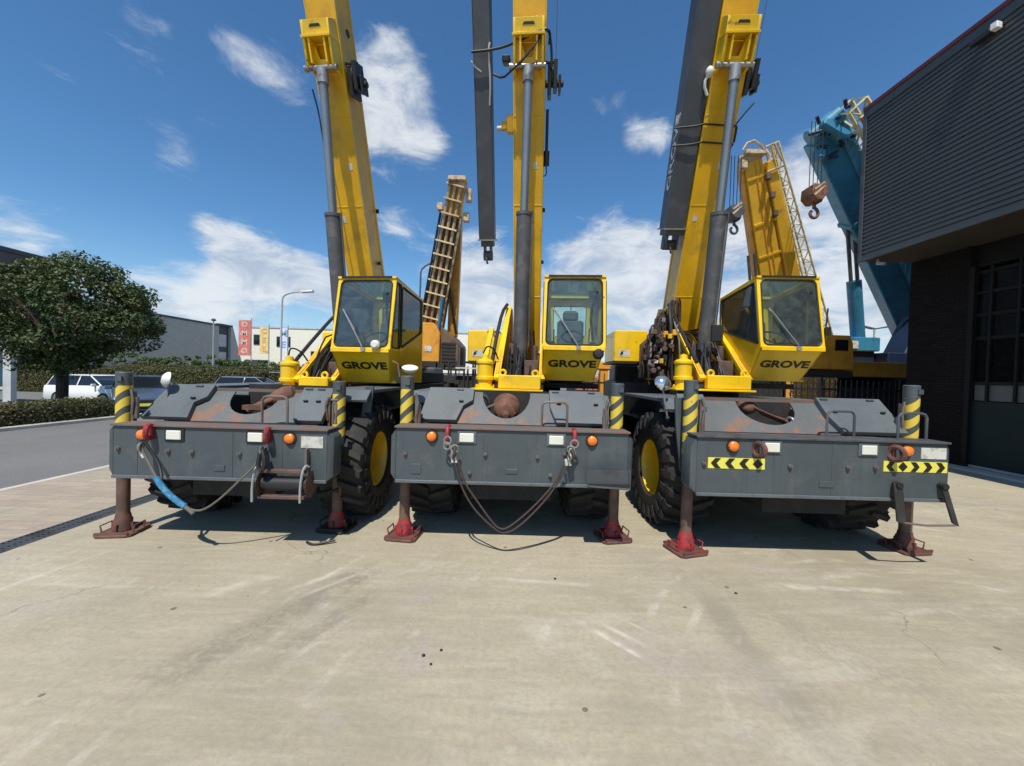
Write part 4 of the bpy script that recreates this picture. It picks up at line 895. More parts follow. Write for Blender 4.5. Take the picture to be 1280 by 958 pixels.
    for s in (-1, 1):
        e.bb(s*(hw+.001), s*(hw+.012), .0, .05, -1.6, 6.4); e.bb(s*(hw+.001), s*(hw+.012), bd_-.05, bd_, -1.6, 6.4)
    e.build('boom_edge', 'yellow', boom)
    for z in (-.4, 1.15, 2.45, 4.3): bm().bb(-hw-.004, hw+.004, -.005, bd_+.004, z-.008, z+.008).build('weld_seam', 'yellow_boom', boom, bev=.002)
    for z, o_ in ((1.7, .12), (.9, -.14)): bm().bb(o_-.035, o_+.035, -.004, -.001, z, z+.10).build('sticker', 'dirty_white', boom)
    e = bm(); e.bb(-hw-.03, hw+.03, -.03, .65, 6.25, 6.42); e.build('boom_collar', 'yellow', boom, bev=.01)
    e = bm(); e.bb(-.19, .19, .06, .45, 6.42, 7.2); inner = e.build('inner_boom', 'yellow_dull', boom, bev=.006)
    e = bm(); e.prism([(-.02, 7.2), (.62, 7.2), (.75, 7.7), (.3, 7.95), (-.1, 7.6)], 'x', -.17, -.13); e.prism([(-.02, 7.2), (.62, 7.2), (.75, 7.7), (.3, 7.95), (-.1, 7.6)], 'x', .13, .17); e.cyl((-.17, .05, 7.55), (.17, .05, 7.55), .16, n=18); e.build('boom_head', 'yellow', boom)
    # cylinder bracket under the boom
    br = bm(); z_a, z_b = 3.06, 3.62
    for s in (-1, 1): br.prism([(-.005, z_a-.1), (-.24, z_a), (-.235, z_b-.22), (-.225, z_b-.02), (-.12, z_b+.02), (-.005, z_b+.05)], 'x', s*(hw-.025)-.018, s*(hw-.025)+.018)
    br.bb(-hw+.043, hw-.043, -.225, -.205, z_b-.20, z_b-.02); br.bb(-hw-.005, hw+.005, -.265, -.006, z_b-.235, z_b-.205)
    for s in (-1, 1): br.bb(s*.12-.014, s*.12+.014, -.25, -.05, z_a+.02, z_b-.24)
    # back plate with tapering recess
    br.prism([(-hw+.043, z_a+.02), (hw-.043, z_a+.02), (hw-.043, z_b-.24), (.12, z_b-.24), (.05, z_a+.10), (-.05, z_a+.10), (-.12, z_b-.24), (-hw+.043, z_b-.24)], 'y', -.13, -.10)
    bro = br.build('cylinder_bracket', 'yellow', boom, bev=.003)
    sl_ = bm(); sl_.prism([(-.09, z_b-.11), (.09, z_b-.11), (.07, z_b-.075), (-.07, z_b-.075)], 'y', -.23, -.2255); sl_.build('slot', 'black', boom)
    pn = bm(); pn.cyl((-hw-.03, -.20, z_a-.03), (hw+.02, -.20, z_a-.03), .035, n=14); pn.cyl((-hw-.05, -.20, z_a-.03), (-hw-.01, -.20, z_a-.03), .045, n=14); pn.build('pivot_pin', 'steel', boom)
    top = TZ @ (P0+d*(z_a-.04)-nn*.20); bot = TZ @ Vector((c.get('cx', 0), -.55, 1.78)); mid = bot.lerp(top, .552)
    cy = MB(); cy.cyl(bot, mid, .118, n=28); cy.cyl(bot.lerp(top, .547), bot.lerp(top, .557), .128, n=28); cyo = cy.build('lift_cylinder', 'cylinder_grey', root)
    rd = MB(); rd.cyl(mid, bot.lerp(top, .965), .066, n=24); rd.build('piston_rod', 'chrome', cyo)
    ry = MB(); ry.cyl(bot.lerp(top, .955), top, .082, n=20); ry.build('rod_eye', 'steel', cyo)
    pp = MB(); off = Vector((.135, -.03, 0)); pp.cyl(bot.lerp(top, .1)+off, bot.lerp(top, .56)+off, .014, n=8); pp.build('feed_pipe', 'cylinder_grey', cyo)
    # auxiliary sheave block beside the boom
    ab = bm(); ab.bb(hw+.05, hw+.11, .02, .30, 2.72, 3.12); ab.bb(hw+.14, hw+.20, .0, .28, 2.8, 3.18); ab.bb(hw+.22, hw+.26, .05, .24, 2.76, 3.0); ab.cyl((hw, .15, 2.9), (hw+.3, .15, 2.9), .05, n=10); ab.bb(hw+.0, hw+.2, .1, .14, 3.15, 3.19); ab.cyl((hw+.1, .15, 3.0), (hw+.14, .15, 3.0), .14, n=16)
    ab.build('auxiliary_sheave', 'black', boom, bev=.008)
    cl = bm(); cl.tube([(hw+.17, .12, 3.15), (hw+.16, .12, 6.3)], .005, 5); cl.build('winch_rope', 'rope_grey', boom)
    sb = bm(); sb.box((hw+.03, .5, 1.1), (.05, .04, .07)); sb.box((hw+.03, .3, .2), (.05, .04, .06)); sb.build('rope_guide', 'black', boom)
    if c['id'] == 'L':
        hp = bm(); hp.cyl((hw+.001, .32, 3.62), (hw+.006, .32, 3.62), .055, n=16); hp.build('access_hole', 'black', boom)
        hp = bm(); hp.tube([(-hw-.03, -.12, 2.8), (-hw-.0, -.10, 2.5), (-hw+.03, -.16, 2.1), (-hw+.05, -.18, 1.6), (-.15, -.22, .9)], .013, 6, 1); hp.build('feed_hose', 'black', boom)
    if c['id'] == 'M':
        hp = bm(); hp.cyl((hw+.06, .1, 1.95), (hw+.06, .1, 2.55), .024, n=10); hp.cyl((hw+.06, .1, 1.75), (hw+.06, .1, 1.97), .05, n=12); hp.tube([(hw+.06, .1, 1.75), (hw+.07, .1, 1.62), (hw+.02, .1, 1.6)], .01, 5, 1); hp.build('limit_weight', 'black', boom)
        st = bm(); st.tube([(-.88, -.06, 3.28), (-.5, -.06, 3.30), (-hw, -.06, 3.36), (hw, -.28, 3.44), (hw+.05, 0, 3.5)], .018, 6, 1); st.tube([(-.55, -.02, 3.0), (-.4, -.1, 2.92), (-hw-.02, -.2, 2.98), (0, -.29, 3.14), (hw, -.2, 3.46), (hw+.08, -.02, 3.5), (hw+.06, 0, 3.35)], .016, 6, 1); st.tube([(hw+.06, 0, 3.5), (hw+.10, -.02, 3.3), (hw+.11, -.02, 3.05)], .02, 6, 1); st.build('lashing_strap', 'black', boom)
        sr = bm(); sr.tube([(-.6, -.02, 3.40), (-.62, -.04, 3.3), (-.60, -.03, 2.9), (-.62, -.02, 2.6)], .014, 6, 1); sr.tube([(-.90, -.02, 3.18), (-.83, -.03, 3.1), (-.74, -.02, 3.04)], .012, 6); sr.build('pale_rope', 'rope_pale', boom)
        jb = bm(); jb.bb(-hw-.13, -hw-.001, .1, .3, 2.25, 2.5); jb.bb(-hw-.22, -hw-.13, .12, .28, 2.3, 2.42); jb.build('jib_bracket', 'yellow_dull', boom, bev=.01)
        MB(T=BT).cyl((-hw-.30, .2, 2.33), (-hw-.20, .2, 2.33), .04, n=12).build('bracket_pin', 'dirty_white', boom)
        bm().bb(-.42, -.30, .0, .2, 3.16, 3.26).build('strap_ratchet', 'black', boom, bev=.02)
        jx0, jx1, jy0, jy1, jz = -.86, -.60, .02, .30, .60
    if c['id'] == 'R':
        for z in (2.05, 2.30):
            st = bm(); st.tube([(-.70, .0, z-.02), (-.4, -.02, z), (-hw, -.02, z+.03), (hw+.02, -.02, z), (hw+.02, .2, z-.2)], .013, 6); st.build('lashing_strap', 'black', boom)
        sr = bm(); sr.sphere((-.30, -.03, 3.0), .06, 1.3); sr.tube([(-.30, -.03, 3.0), (-.36, -.03, 2.85), (-.28, -.03, 2.7)], .022, 6, 1); sr.build('rag', 'white_paint', boom)
        hk = bm(); hk.tube([(hw+.02, .1, 2.3), (hw+.15, .05, 2.5), (hw+.25, .05, 2.62)], .012, 6); hk.box((hw+.05, .1, 2.2), (.07, .05, .22)); hk.build('limit_weight', 'black', boom)
        jx0, jx1, jy0, jy1, jz = -.60, -.27, .02, .42, .78
    if c['id'] != 'L':
        j = bm(); j.bb(jx0, jx1, jy0, jy1, jz, 7.0); jo = j.build('jib_extension', 'jib_grey', root, bev=.008)
        j = bm(); j.bb(jx0+.02, jx1-.02, jy0+.02, jy1-.02, jz-.12, jz); j.bb(jx0+.06, jx0+.09, jy0+.05, jy1-.05, jz-.36, jz-.1); j.bb(jx1-.09, jx1-.06, jy0+.05, jy1-.05, jz-.36, jz-.1); j.cyl((jx0+.05, (jy0+jy1)/2, jz-.28), (jx1-.05, (jy0+jy1)/2, jz-.28), .09, n=14); j.tube([((jx0+jx1)/2-.03, jy0+.05, jz-.3), ((jx0+jx1)/2, jy0+.03, jz-.42)], .02, 6); j.build('jib_tip', 'grey_dark', jo, bev=.005)
        bm().bb(jx0-.03, jx1+.03, jy0-.02, jy1, jz-.02, jz+.006).build('jib_tie_bar', 'steel', jo)
        bm().bb(jx0-.008, jx0-.001, jy0, jy0+.04, jz, 7.0).build('jib_edge', 'grey', jo)
        if c['id'] == 'R':
            text('boom_lettering', 'GROVE', 'white_dull', jo, BT @ basis((jx0-.003, .21, 1.95), (0, 0, 1), (0, 1, 0)), .26, .002, 1.35, .015)
    # ---------------- cab
    TZ = TZ @ Matrix.Translation((c['cabx'], 0, 0))
    xl, xr = .335, 1.22; F0 = (-1.55, 2.18); F1 = (-1.37, 3.22); Bt = (-1.24, 1.71); yr = -.28
    cab = Z()
    # floor, rear wall, roof, sills
    lx0, lx1 = xl, xr-.12       # the lower front panel narrows towards the right
    cab.bb(xl+.02, xr-.05, Bt[0]+.02, yr, 1.70, 1.73)
    cab.bb(xl, xr, yr-.03, yr, 1.70, 2.35)
    cab._add([(xl, F0[0], F0[1]), (xr, F0[0], F0[1]), (lx1, Bt[0], Bt[1]), (lx0+.0, Bt[0], Bt[1]), (xl+.02, F0[0]+.03, F0[1]-.02), (xr-.02, F0[0]+.03, F0[1]-.02), (lx1-.02, Bt[0]+.03, Bt[1]), (lx0+.02, Bt[0]+.03, Bt[1])],
             [(0, 1, 2, 3), (7, 6, 5, 4), (0, 4, 5, 1), (1, 5, 6, 2), (2, 6, 7, 3), (3, 7, 4, 0)])
    for s, x in ((-1, xl), (1, xr)):   # lower side walls
        xb = x if s < 0 else lx1
        vs = [(x, F0[0], F0[1]), (xb, Bt[0], Bt[1]), (x if s < 0 else x-.02, yr, 1.70), (x, yr, 2.55), (x, -1.2, 2.17)]
        if s < 0: vs[4] = (x, -1.2, 2.17+.38*.35/1.27)
        v2 = [(p[0]-s*.025, p[1], p[2]) for p in vs]; n = 5
        cab._add(vs+v2, [(0, 1, 4), (1, 2, 3, 4), (5, 9, 6), (6, 9, 8, 7)]+[(i, 5+i, 5+(i+1) % 5, (i+1) % 5) for i in range(5)])
    # front frame
    fin = cab.ring([(xl, F0[0], F0[1]), (xr, F0[0], F0[1]), (xr-.012, F1[0], F1[1]), (xl+.012, F1[0], F1[1])], (.045, .045, .035, .045), .07, .04, (0, -1, .17), 6)
    # sides: front pane + rear pane on the right, one wide window on the left
    def side(x, pts, marg, rad=.05): return cab.ring([(x, *p) for p in pts], marg, rad, .03, (1 if x > .8 else -1, 0, 0), 4)
    rz_ = 3.10
    l_in = side(xl, [(F0[0], 2.17), (yr, 2.55), (yr, rz_), (F1[0], F1[1])], (.05, .07, .04, .07))
    m0y = -1.20
    r_in1 = side(xr, [(F0[0], 2.17), (m0y, 2.17), (m0y, 3.20), (F1[0], F1[1])], (.045, .02, .04, .06), .03)
    r_in2 = side(xr, [(m0y, 2.17), (yr, 2.55), (yr, rz_), (m0y, 3.20)], (.03, .07, .04, .06))
    b_in = cab.ring([(xr, yr, 2.35), (xl, yr, 2.35), (xl, yr, rz_), (xr, yr, rz_)], (.16, .16, .1, .12), .05, .03, (0, 1, 0), 4)
    # roof with a skylight
    rq = [(xl, F1[0]-.02, 3.235), (xr, F1[0]-.02, 3.235), (xr, yr, rz_+.02), (xl, yr, rz_+.02)]
    k_in = cab.ring(rq, (.09, .09, .12, .12), .05, .035, (0, .12, 1), 4)
    cabo = cab.build('cab', 'yellow', root, bev=.004, ang=30)
    led = Z(); led.bb(xl+.01, xr-.01, F0[0]-.022, F0[0]+.01, F0[1]-.05, F0[1]+.012); led.build('cab_sill', 'yellow', cabo, bev=.006)
    rg = Z(); rg.bb(xl+.06, xr-.06, F1[0]-.035, F1[0]-.005, 3.205, 3.235); rg.build('rain_gutter', 'black', cabo, bev=.004)
    for nm, L_, nv in (('windscreen', fin, (0, -1, .17)), ('side_window', l_in, (-1, 0, 0)), ('side_window', r_in1, (1, 0, 0)), ('side_window', r_in2, (1, 0, 0)), ('rear_window', b_in, (0, 1, 0)), ('skylight', k_in, (0, .12, 1))):
        nv = Vector(nv).normalized(); L_ = [Vector(p)-nv*.012 for p in L_]; n = len(L_)
        g = Z(); g._add(L_+[p-nv*.006 for p in L_], [tuple(range(n)), tuple(range(2*n-1, n-1, -1))]+[(i, n+i, n+(i+1) % n, (i+1) % n) for i in range(n)])
        go = g.build(nm, 'cab_glass', cabo, flat=True)
        gk = Z(); gk.tube([p+nv*.014 for p in L_]+[L_[0]+nv*.014], .011, 5); gk.build('window_seal', 'black', go) if False else gk.build('window_seal', 'black', cabo)
    # interior
    it = Z(); it.bb(xl+.03, xr-.06, -1.2, yr-.05, 1.735, 1.75); it.bb(xl+.03, xl+.05, -1.15, yr-.04, 1.75, 2.12); it.bb(xr-.12, xr-.1, -1.1, yr-.04, 1.75, 2.1); it.build('cab_lining', 'cab_inside', cabo)
    it = Z(); it.box((.78, -.75, 2.05), (.46, .44, .12)); it.box((.78, -.50, 2.40), (.44, .12, .62), Matrix.Rotation(-.12, 4, 'X')); it.box((.78, -.47, 2.78), (.26, .09, .18)); it.bb(.65, .91, -.9, -.6, 1.75, 2.0)
    it.build('seat', 'seat_fabric', cabo, bev=.04)
    it = Z(); it.bb(.42, 1.12, -1.38, -1.2, 2.0, 2.22); it.bb(.40, .52, -1.1, -.5, 1.9, 2.3); it.bb(1.04, 1.14, -1.1, -.5, 1.9, 2.3); it.build('console', 'black', cabo, bev=.02)
    it = Z(); it.tube([(.78, -1.2, 2.1), (.78, -1.1, 2.35)], .02, 8); it.torus((.78, -1.09, 2.37), (0, -.8, 1), .16, .014, 20, 6); it.tube([(.5, -.9, 2.3), (.5, -.95, 2.5)], .012, 6); it.tube([(1.05, -.9, 2.3), (1.05, -.95, 2.52)], .012, 6); it.tube([(1.1, -1.4, 3.0), (1.02, -1.25, 2.7), (1.08, -1.2, 2.3)], .02, 6, 1); it.box((1.05, -1.3, 2.95), (.12, .05, .14)); it.build('steering_wheel', 'black', cabo)
    it = Z(); it.bb(.785, .80, yr-.05, yr-.035, 2.45, 3.0); it.build('window_bar', 'black', cabo)
    # wiper, lamp, lettering
    nv = Vector((0, -1, .17)).normalized(); up = (Vector((0, F1[0], F1[1]))-Vector((0, F0[0], F0[1])))
    def wp(x, t, o): return Vector((x, F0[0], F0[1]))+Vector((0, up.y, up.z))*t+nv*o
    wi = Z(); wi.tube([wp(.83, -.02, .02), wp(.82, 0.03, .045), wp(.50, .50, .03)], .010, 6); wi.beam(wp(.47, .54, .018), wp(.68, .25, .018), .018, .012, (0, -1, 0)); wi.box(tuple(wp(.84, -.015, .025)), (.06, .04, .05)); wi.build('wiper', 'wiper_grey', cabo)
    if c['id'] == 'L':
        sm_ = Z(); sm_.lathe([(.0001, .0), (.04, .002), (.062, .02), (.066, .05), (.04, .09), (.0001, .1)], tuple(wp(1.03, .04, .10)), (0, 1, 0), 18); sm_.build('spot_lamp', 'lens_white', cabo)
        ms = Z(); ms.tube([(xr, -1.45, 2.02), (xr+.10, -1.50, 1.98), (xr+.13, -1.5, 1.8)], .012, 6); ms.build('mirror_arm', 'steel_bar', cabo); 
    if c['id'] == 'M':
        sm_ = Z(); sm_.lathe([(.0001, .0), (.05, .005), (.075, .03), (.078, .06), (.04, .1), (.0001, .11)], (1.12, -1.60, 2.09), (0, 1, 0), 18); sm_.build('spot_lamp', 'black', cabo)
    if c['id'] == 'R':
        ms = Z(); ms.tube([(xr, -1.5, 2.2), (xr+.03, -1.5, 2.5), (xr+.03, -1.52, 2.75)], .01, 6); ms.box((xr+.03, -1.53, 2.42), (.05, .07, .12)); ms.build('side_mirror', 'black', cabo)
    sx_ = Vector((0, F0[0]-Bt[0], F0[1]-Bt[1])).normalized(); cp = Vector((c.get('tx', .765), (F0[0]*.5+Bt[0]*.5), (F0[1]*.5+Bt[1]*.5)))
    pn = Vector((1, 0, 0)).cross(sx_)*1.0
    text('lettering', 'GROVE', 'chev_black', cabo, TZ @ basis(cp+pn*.004, (1, 0, 0), sx_), .158, .003, 1.34, .034)
    return root
def noisy_yellow():
    mat('yellow_boom', (.82, .44, .005), .4, col2=(.52, .29, .02), s2=1.6, t2=(.50, .72), coat=.2, bump=.04, bs=20, streak=.22, rust=.04)
    mat('hood_worn', (.105, .114, .116), .6, col2=(.22, .115, .07), s2=3.6, t2=(.53, .66), bump=.15, bs=50, streak=.3)
    mat('jib_grey', (.055, .058, .065), .45, col2=(.09, .09, .1), s2=3, t2=(.5, .75), streak=.3)
    mat('mirror_chrome', (.75, .75, .75), .12, metal=.9, var=.02)
    mat('wiper_grey', (.25, .25, .26), .4)
noisy_yellow()
Lc = dict(id='L', seed=3, cabx=.09, mox=-.40, fx=-.14, plx=.25, x=-2.80, y=3.70, w=2.07, bt=1.185, hw=.225, bd=.50, mr=.95, wx=.93, steer=0, seams=[-.80, .12, .60], patch=[(.0, .78, .05, .03)], label='yellow crane with hanging steel drum step and blue sling on its grey front beam',
          bolts=[(-.977, .947), (-.265, .93), (.194, .924), (-.494, .936)], jacks=[(-1.22, .29, 1.70), (.90, .54, 1.66)], panels=(-1.13, -.60, -.38, .16, .42, .78), hood=(0, 0), winch=(.12, 1.42),
          pad=[('pad_rusty', 'pad_brown'), ('black', 'pad_red')], padrot=[.15, -.1], amber=[-.737, .679], az=1.087, head=[-.435, .349], hz=1.09, shackle=[-.645, .485],
          plates=[(.785, .995, 1.0, 1.11)], rails=[(.24, .50, .25, .27), (.97, 1.0, .25, .25)], mirror=(-1.05, .60, 1.60), mtilt=(.75, 1.0, -.25),
          yaw=radians(7), dz=-.11, bx=-.02, py=3.35, cx=.07, ba=70)
Mc = dict(id='M', seed=4, cabx=0, mox=-.52, fx=-.30, plx=.335, x=.02, y=3.81, w=2.31, bt=1.225, hw=.235, bd=.6, mr=.95, wx=.93, steer=0, seams=[-.29, .24, .74], patch=[(-.95, .80, .05, .05), (.0, .80, .06, .025)], label='yellow crane with two brown wire slings looped across its grey front beam',
          bolts=[(-1.059, .953), (-.264, .968), (.252, .953), (-.416, .779), (.385, .776), (.523, .99)], jacks=[(-1.13, .19+.09, 1.74), (1.13, .38, 1.72)], panels=(-1.0, -.46, -.36, .20, .42, 1.06), hood=(0, 0), winch=(-.08, 1.36),
          pad=[('pad_brown', 'red_paint'), ('pad_brown', 'red_paint')], padrot=[-.12, .2], amber=[-.799, .789], az=1.129, head=[-.453, .434], hz=1.125, shackle=[-.639, .609],
          plates=[], rails=[(.31, .58, .30, .28)], mirror=(-1.15, .45, 1.80), mtilt=(.1, -.35, 1),
          yaw=radians(5), dz=0, bx=.20, py=3.24, cx=-.05, ba=70)
Rc = dict(id='R', seed=5, cabx=0.03, mox=-.60, fx=-.30, plx=.335, x=2.97, y=3.65, w=2.38, bt=1.235, hw=.24, bd=.6, mr=1.0, wx=1.0, steer=0, seams=[-.45, .10], patch=[(.05, .80, .07, .03)], label='yellow crane with yellow black chevron strips on its grey front beam',
          bolts=[(-1.124, .97), (-.306, .966), (.244, .969), (.506, .976)], jacks=[(-1.14, .28, 1.78), (1.30, .46, 1.79)], panels=(-1.12, -.80, -.42, .20, .48, 1.22), hood=(0, 0), winch=(-.1, 1.42),
          pad=[('pad_brown', 'red_paint'), ('pad_brown', 'pad_brown')], padrot=[.3, .15], amber=[-.855, .794], az=1.141, head=[-.489, .432], hz=1.14, shackle=[-.633, .658],
          plates=[(.936, 1.175, 1.07, 1.175)], rails=[(.28, .56, .30, .28), (.86, 1.14, .15, .29)], mirror=(-1.27, .69, 1.72), mtilt=(-.1, 1, -.55),
          chev=[(-1.086, -.545, .925, 1.028, '<<<o'), (.585, 1.19, .94, 1.04, '<o>>>')],
          yaw=radians(3), dz=.08, bx=.27, py=3.40, cx=-.02, ba=69)
# clear the four rows of things that differ
cranes = {c['id']: rt_crane(c) for c in (Lc, Mc, Rc)}

# ---- steps and slings hanging from the front beams
s = thing('hanging_step', 'rusty steel drum shaped step hanging from the left crane front beam', 'step', (-2.80+.66, 3.62, 0))
fr = MB()
for x in (-.235, .215):
    for a, b_ in (((x, -.02, .84), (x-.02, -.03, .50)),):
        fr.tube([(x+.02, .02, .83), (x, -.0, .85), (x-.015, -.03, .8), (x-.03, -.04, .65), (x-.035, -.03, .50)], .011, 6, 1)
fr.build('step_frame', 'galv', s)
for x in (.235, -.225): MB().lathe([(.11, 0), (.13, .012), (.0001, .013)], (x, .035, .66), (1, .1, 0), 18).build('side_disc', 'rust_pipe', s)
for z in (.79, .545): MB().bb(-.22, .215, -.03, .03, z-.016, z+.016).build('step_tread', 'rust_pipe', s, bev=.004)
MB().cyl((-.21, .04, .66), (.22, .04, .66), .07, n=18).build('drum', 'black', s)
for x in (-.2, .2): MB().bb(x-.01, x+.01, .02, .06, .8, 1.0).build('hanger', 'steel_bar', s)
s = thing('hanging_step', 'dark recessed step plate bolted low on the middle crane front beam', 'step', (.02+.93, 3.66, 0))
MB().bb(-.19, .2, -.02, .04, .70, .735).build('step_tread', 'black', s); MB().bb(-.19, .2, .025, .055, .735, .86).build('back_plate', 'grey_dark', s)
MB().tube([(-.2, 0, .86), (-.2, -.02, .72), (.2, -.02, .70), (.2, 0, .88)], .01, 6).build('step_frame', 'grey', s)
s = thing('hanging_step', 'step of black rubber straps and thin bar hanging from the right crane beam', 'step', (2.97+.85, 3.59, 0))
for x, wv, dx in ((-.15, .085, -.03), (.28, .06, .04)):
    MB().hexa([(x-wv/2+dx, -.06, .50), (x+wv/2+dx, -.06, .47), (x+wv/2+dx, -.04, .47), (x-wv/2+dx, -.04, .50), (x-wv/2, .02, .84), (x+wv/2, .02, .83), (x+wv/2, .04, .83), (x-wv/2, .04, .84)]).build('rubber_strap', 'rubber' , s, bev=.004)
    b_ = MB(); b_.cyl((x, .06, .82), (x, .0, .82), .03, n=10); b_.build('strap_bolt', 'black', s)
MB().tube([(-.16, -.05, .49), (.05, -.06, .475), (.32, -.05, .48)], .010, 6).build('step_bar', 'steel_bar', s)

def sling(name, label, pts, r, m, extra=None, cat='wire sling'):
    t = thing(name, label, cat, (0, 0, 0)); return t
def curve(p0, p1, low, n=18, k=1.25):
    out = []
    for i in range(n+1):
        u = i/n; x = p0[0]*(1-u)+p1[0]*u; y = p0[1]*(1-u)+p1[1]*u
        s_ = (2*u-1); sag = 1-abs(s_)**k; z = (p0[2]*(1-u)+p1[2]*u)*(1-sag)+low*sag
        out.append((x, y, z))
    return out
ws = thing('wire_sling', 'pair of brown wire slings hanging in a deep V from two red hooks', 'wire sling', (0, 3.70, 0))
ya = -.0
A = (-.60, ya, .93); Bp = (.60, ya, .90)
for pts in ([(-.54, 0, .93), (-.50, -.005, .80), (-.47, -.01, .694), (-.40, -.02, .56), (-.307, -.02, .429), (-.146, -.03, .287), (-.044, -.03, .228), (.078, -.03, .278), (.253, -.02, .445), (.426, -.01, .652), (.553, 0, .89)],
            [(-.50, -.02, .93), (-.46, -.02, .80), (-.414, -.02, .685), (-.287, -.035, .52), (-.147, -.04, .332), (-.061, -.045, .270), (.032, -.04, .312), (.207, -.035, .466), (.381, -.02, .651), (.47, -.015, .78), (.52, -.01, .90)]):
    MB().tube([(p[0], p[1], p[2]) for p in pts], .0095, 8, 2).build('wire_rope', 'rope', ws)
for x0_ in (-.56, .575):
    for q in (0, 1):
        dx = .035*q*(1 if x0_ < 0 else -1)
        fz = MB(); fz.cyl((x0_+dx+.01, 0, .90), (x0_+dx, 0, .96), .014, n=8); fz.build('ferrule', 'dirty_white', ws)
    sg_ = -1 if x0_ < 0 else 1; ch = MB(); ch.torus((x0_+sg_*.045, 0, 1.11), (.3, 1, 0), .036, .010, 14, 6); ch.torus((x0_-.02+sg_*.03, 0, 1.055), (.3, 1, 0), .034, .009, 14, 6); ch.torus((x0_+.025, 0, 1.03), (-.4, 1, 0), .036, .009, 14, 6); ch.torus((x0_, -.01, .985), (1, .3, 0), .032, .009, 14, 6)
    ch.build('shackle', 'steel', ws)
    MB().torus((x0_+.01, .0, 1.0), (1, .6, 0), .05, .013, 14, 6).build('rope_eye', 'rope', ws)
bs_ = thing('blue_sling', 'sling with blue fabric sleeve hanging under the left crane front beam', 'sling', (-2.80, 3.57, 0))
MB().tube([(-.645, 0, 1.02), (-.60, -.005, .92), (-.553, -.01, .85), (-.467, -.02, .706)], .012, 8, 2).build('wire_rope', 'rope_grey', bs_)
MB().tube([(-.63, .03, 1.03), (-.57, .04, .93), (-.50, .04, .82), (-.44, -.0, .70)], .014, 8, 2).build('wire_rope', 'black', bs_)
MB().tube([(-.475, -.02, .715), (-.41, -.03, .63), (-.332, -.03, .552), (-.25, -.03, .49), (-.195, -.03, .455)], .026, 10, 2).build('fabric_sleeve', 'blue_sling', bs_)
MB().tube([(-.22, -.03, .47), (-.16, -.035, .435), (-.11, -.04, .395)], .018, 8, 1).build('rope_eye', 'rope_grey', bs_)
MB().tube([(-.19, -.03, .45), (-.089, -.03, .413), (.0, -.03, .44), (.104, -.03, .516), (.2, -.025, .605), (.294, -.02, .704), (.37, -.01, .78), (.437, -.005, .853), (.47, 0, .95), (.485, 0, 1.02)], .010, 8, 2).build('wire_rope', 'rope_grey', bs_)
for x in (-.64, .485):
    MB().torus((x, .0, .99), (1, .3, 0), .036, .011, 14, 6).build('shackle', 'steel', bs_)
    MB().cyl((x+(.03 if x < 0 else -.01), 0, .89), (x, 0, .95), .014, n=8).build('ferrule', 'dirty_white', bs_)
MB().tube([(.5, -.01, 1.0), (.54, -.03, .9), (.52, -.03, .8), (.47, -.03, .84), (.49, -.02, .98)], .02, 8, 1).build('loose_loop', 'black', bs_)
# short ends lying on the concrete
o = MB().tube([(-2.03, 3.86, .012), (-1.95, 3.80, .012), (-1.85, 3.83, .02), (-1.75, 3.88, .03)], .012, 6, 2).build('rope_end', 'black'); tag(o, 'short black rope end lying beside the black foot pad of the left crane', 'rope')

# ================================================================== CRANES BEHIND
def chassis(r, x0, x1, y0, y1, zt, m='under', nw=3):
    MB().bb(x0, x1, y0+.3, y1-.3, .7, zt).build('chassis', m, r)
    for i in range(nw):
        y = y0+.9+i*(y1-y0-1.8)/max(1, nw-1)
        for x in (x0+.1, x1-.1):
            MB().lathe([(.2, -.18), (.5, -.18), (.56, -.12), (.56, .12), (.5, .18), (.2, .18)], (x, y, .56), (1, 0, 0), 22).build('wheel', 'rubber', r)
# A: pipe covered boom, between left and middle
oc_ = thing('old_orange_crane', 'old orange crane with pipe and rung covered brown boom behind the left crane', 'crane', (-2.9, 14, 0))
MB().prism([(-.62, 2.0), (.22, 2.0), (.22, 3.25), (.0, 3.6), (-.62, 3.6)], 'y', 0, 1.0).build('body', 'orange_crane', oc_, bev=.03)
eh = MB(); eh.prism([(0.23, 1.9), (.9, 1.9), (.9, 2.9), (.62, 3.2), (.23, 3.5)], 'y', .15, 2.4); ehb = eh.build('engine_house', 'brown_boom', oc_, bev=.03)
for i in range(9): MB().bb(.901, .93, .3+i*.22, .42+i*.22, 2.1, 2.8).build('louvre', 'under', ehb)
for i in range(7): MB().bb(.28, .8, .12, .149, 2.05+i*.13, 2.12+i*.13).build('louvre', 'under', ehb)
MB().bb(-.62, .22, -.03, -.002, 2.05, 2.2).build('bumper_strip', 'under', oc_)
MB().bb(-.30, -.05, -.02, -.002, 2.55, 2.75).build('sticker', 'dirty_white', oc_)
gr_ = MB(); gr_.tube([(.95, .1, 1.4), (.95, .1, 2.75), (1.1, .1, 2.8), (1.15, .1, 2.7), (1.15, .1, 1.4)], .02, 6); gr_.build('hand_rail', 'steel_bar', oc_)
chassis(oc_, -.9, 1.5, -.5, 5.5, 1.7, nw=3)
cl_ = MB(); random.seed(11)
for i in range(26): cl_.box((random.uniform(-1.2, 2.2), random.uniform(-.6, .2), random.uniform(1.0, 2.1)), (random.uniform(.1, .4), .3, random.uniform(.08, .3)))
for i in range(10): x = random.uniform(.6, 2.2); cl_.bb(x-.03, x+.03, -.3, -.24, 1.2, random.uniform(2.0, 2.6))
cl_.build('machinery', 'under', oc_, bev=.01, props={'kind': 'stuff'})
MB().bb(.9, 1.9, -.45, -.38, 1.95, 2.0).build('guard_rail', 'dirty_white', oc_)
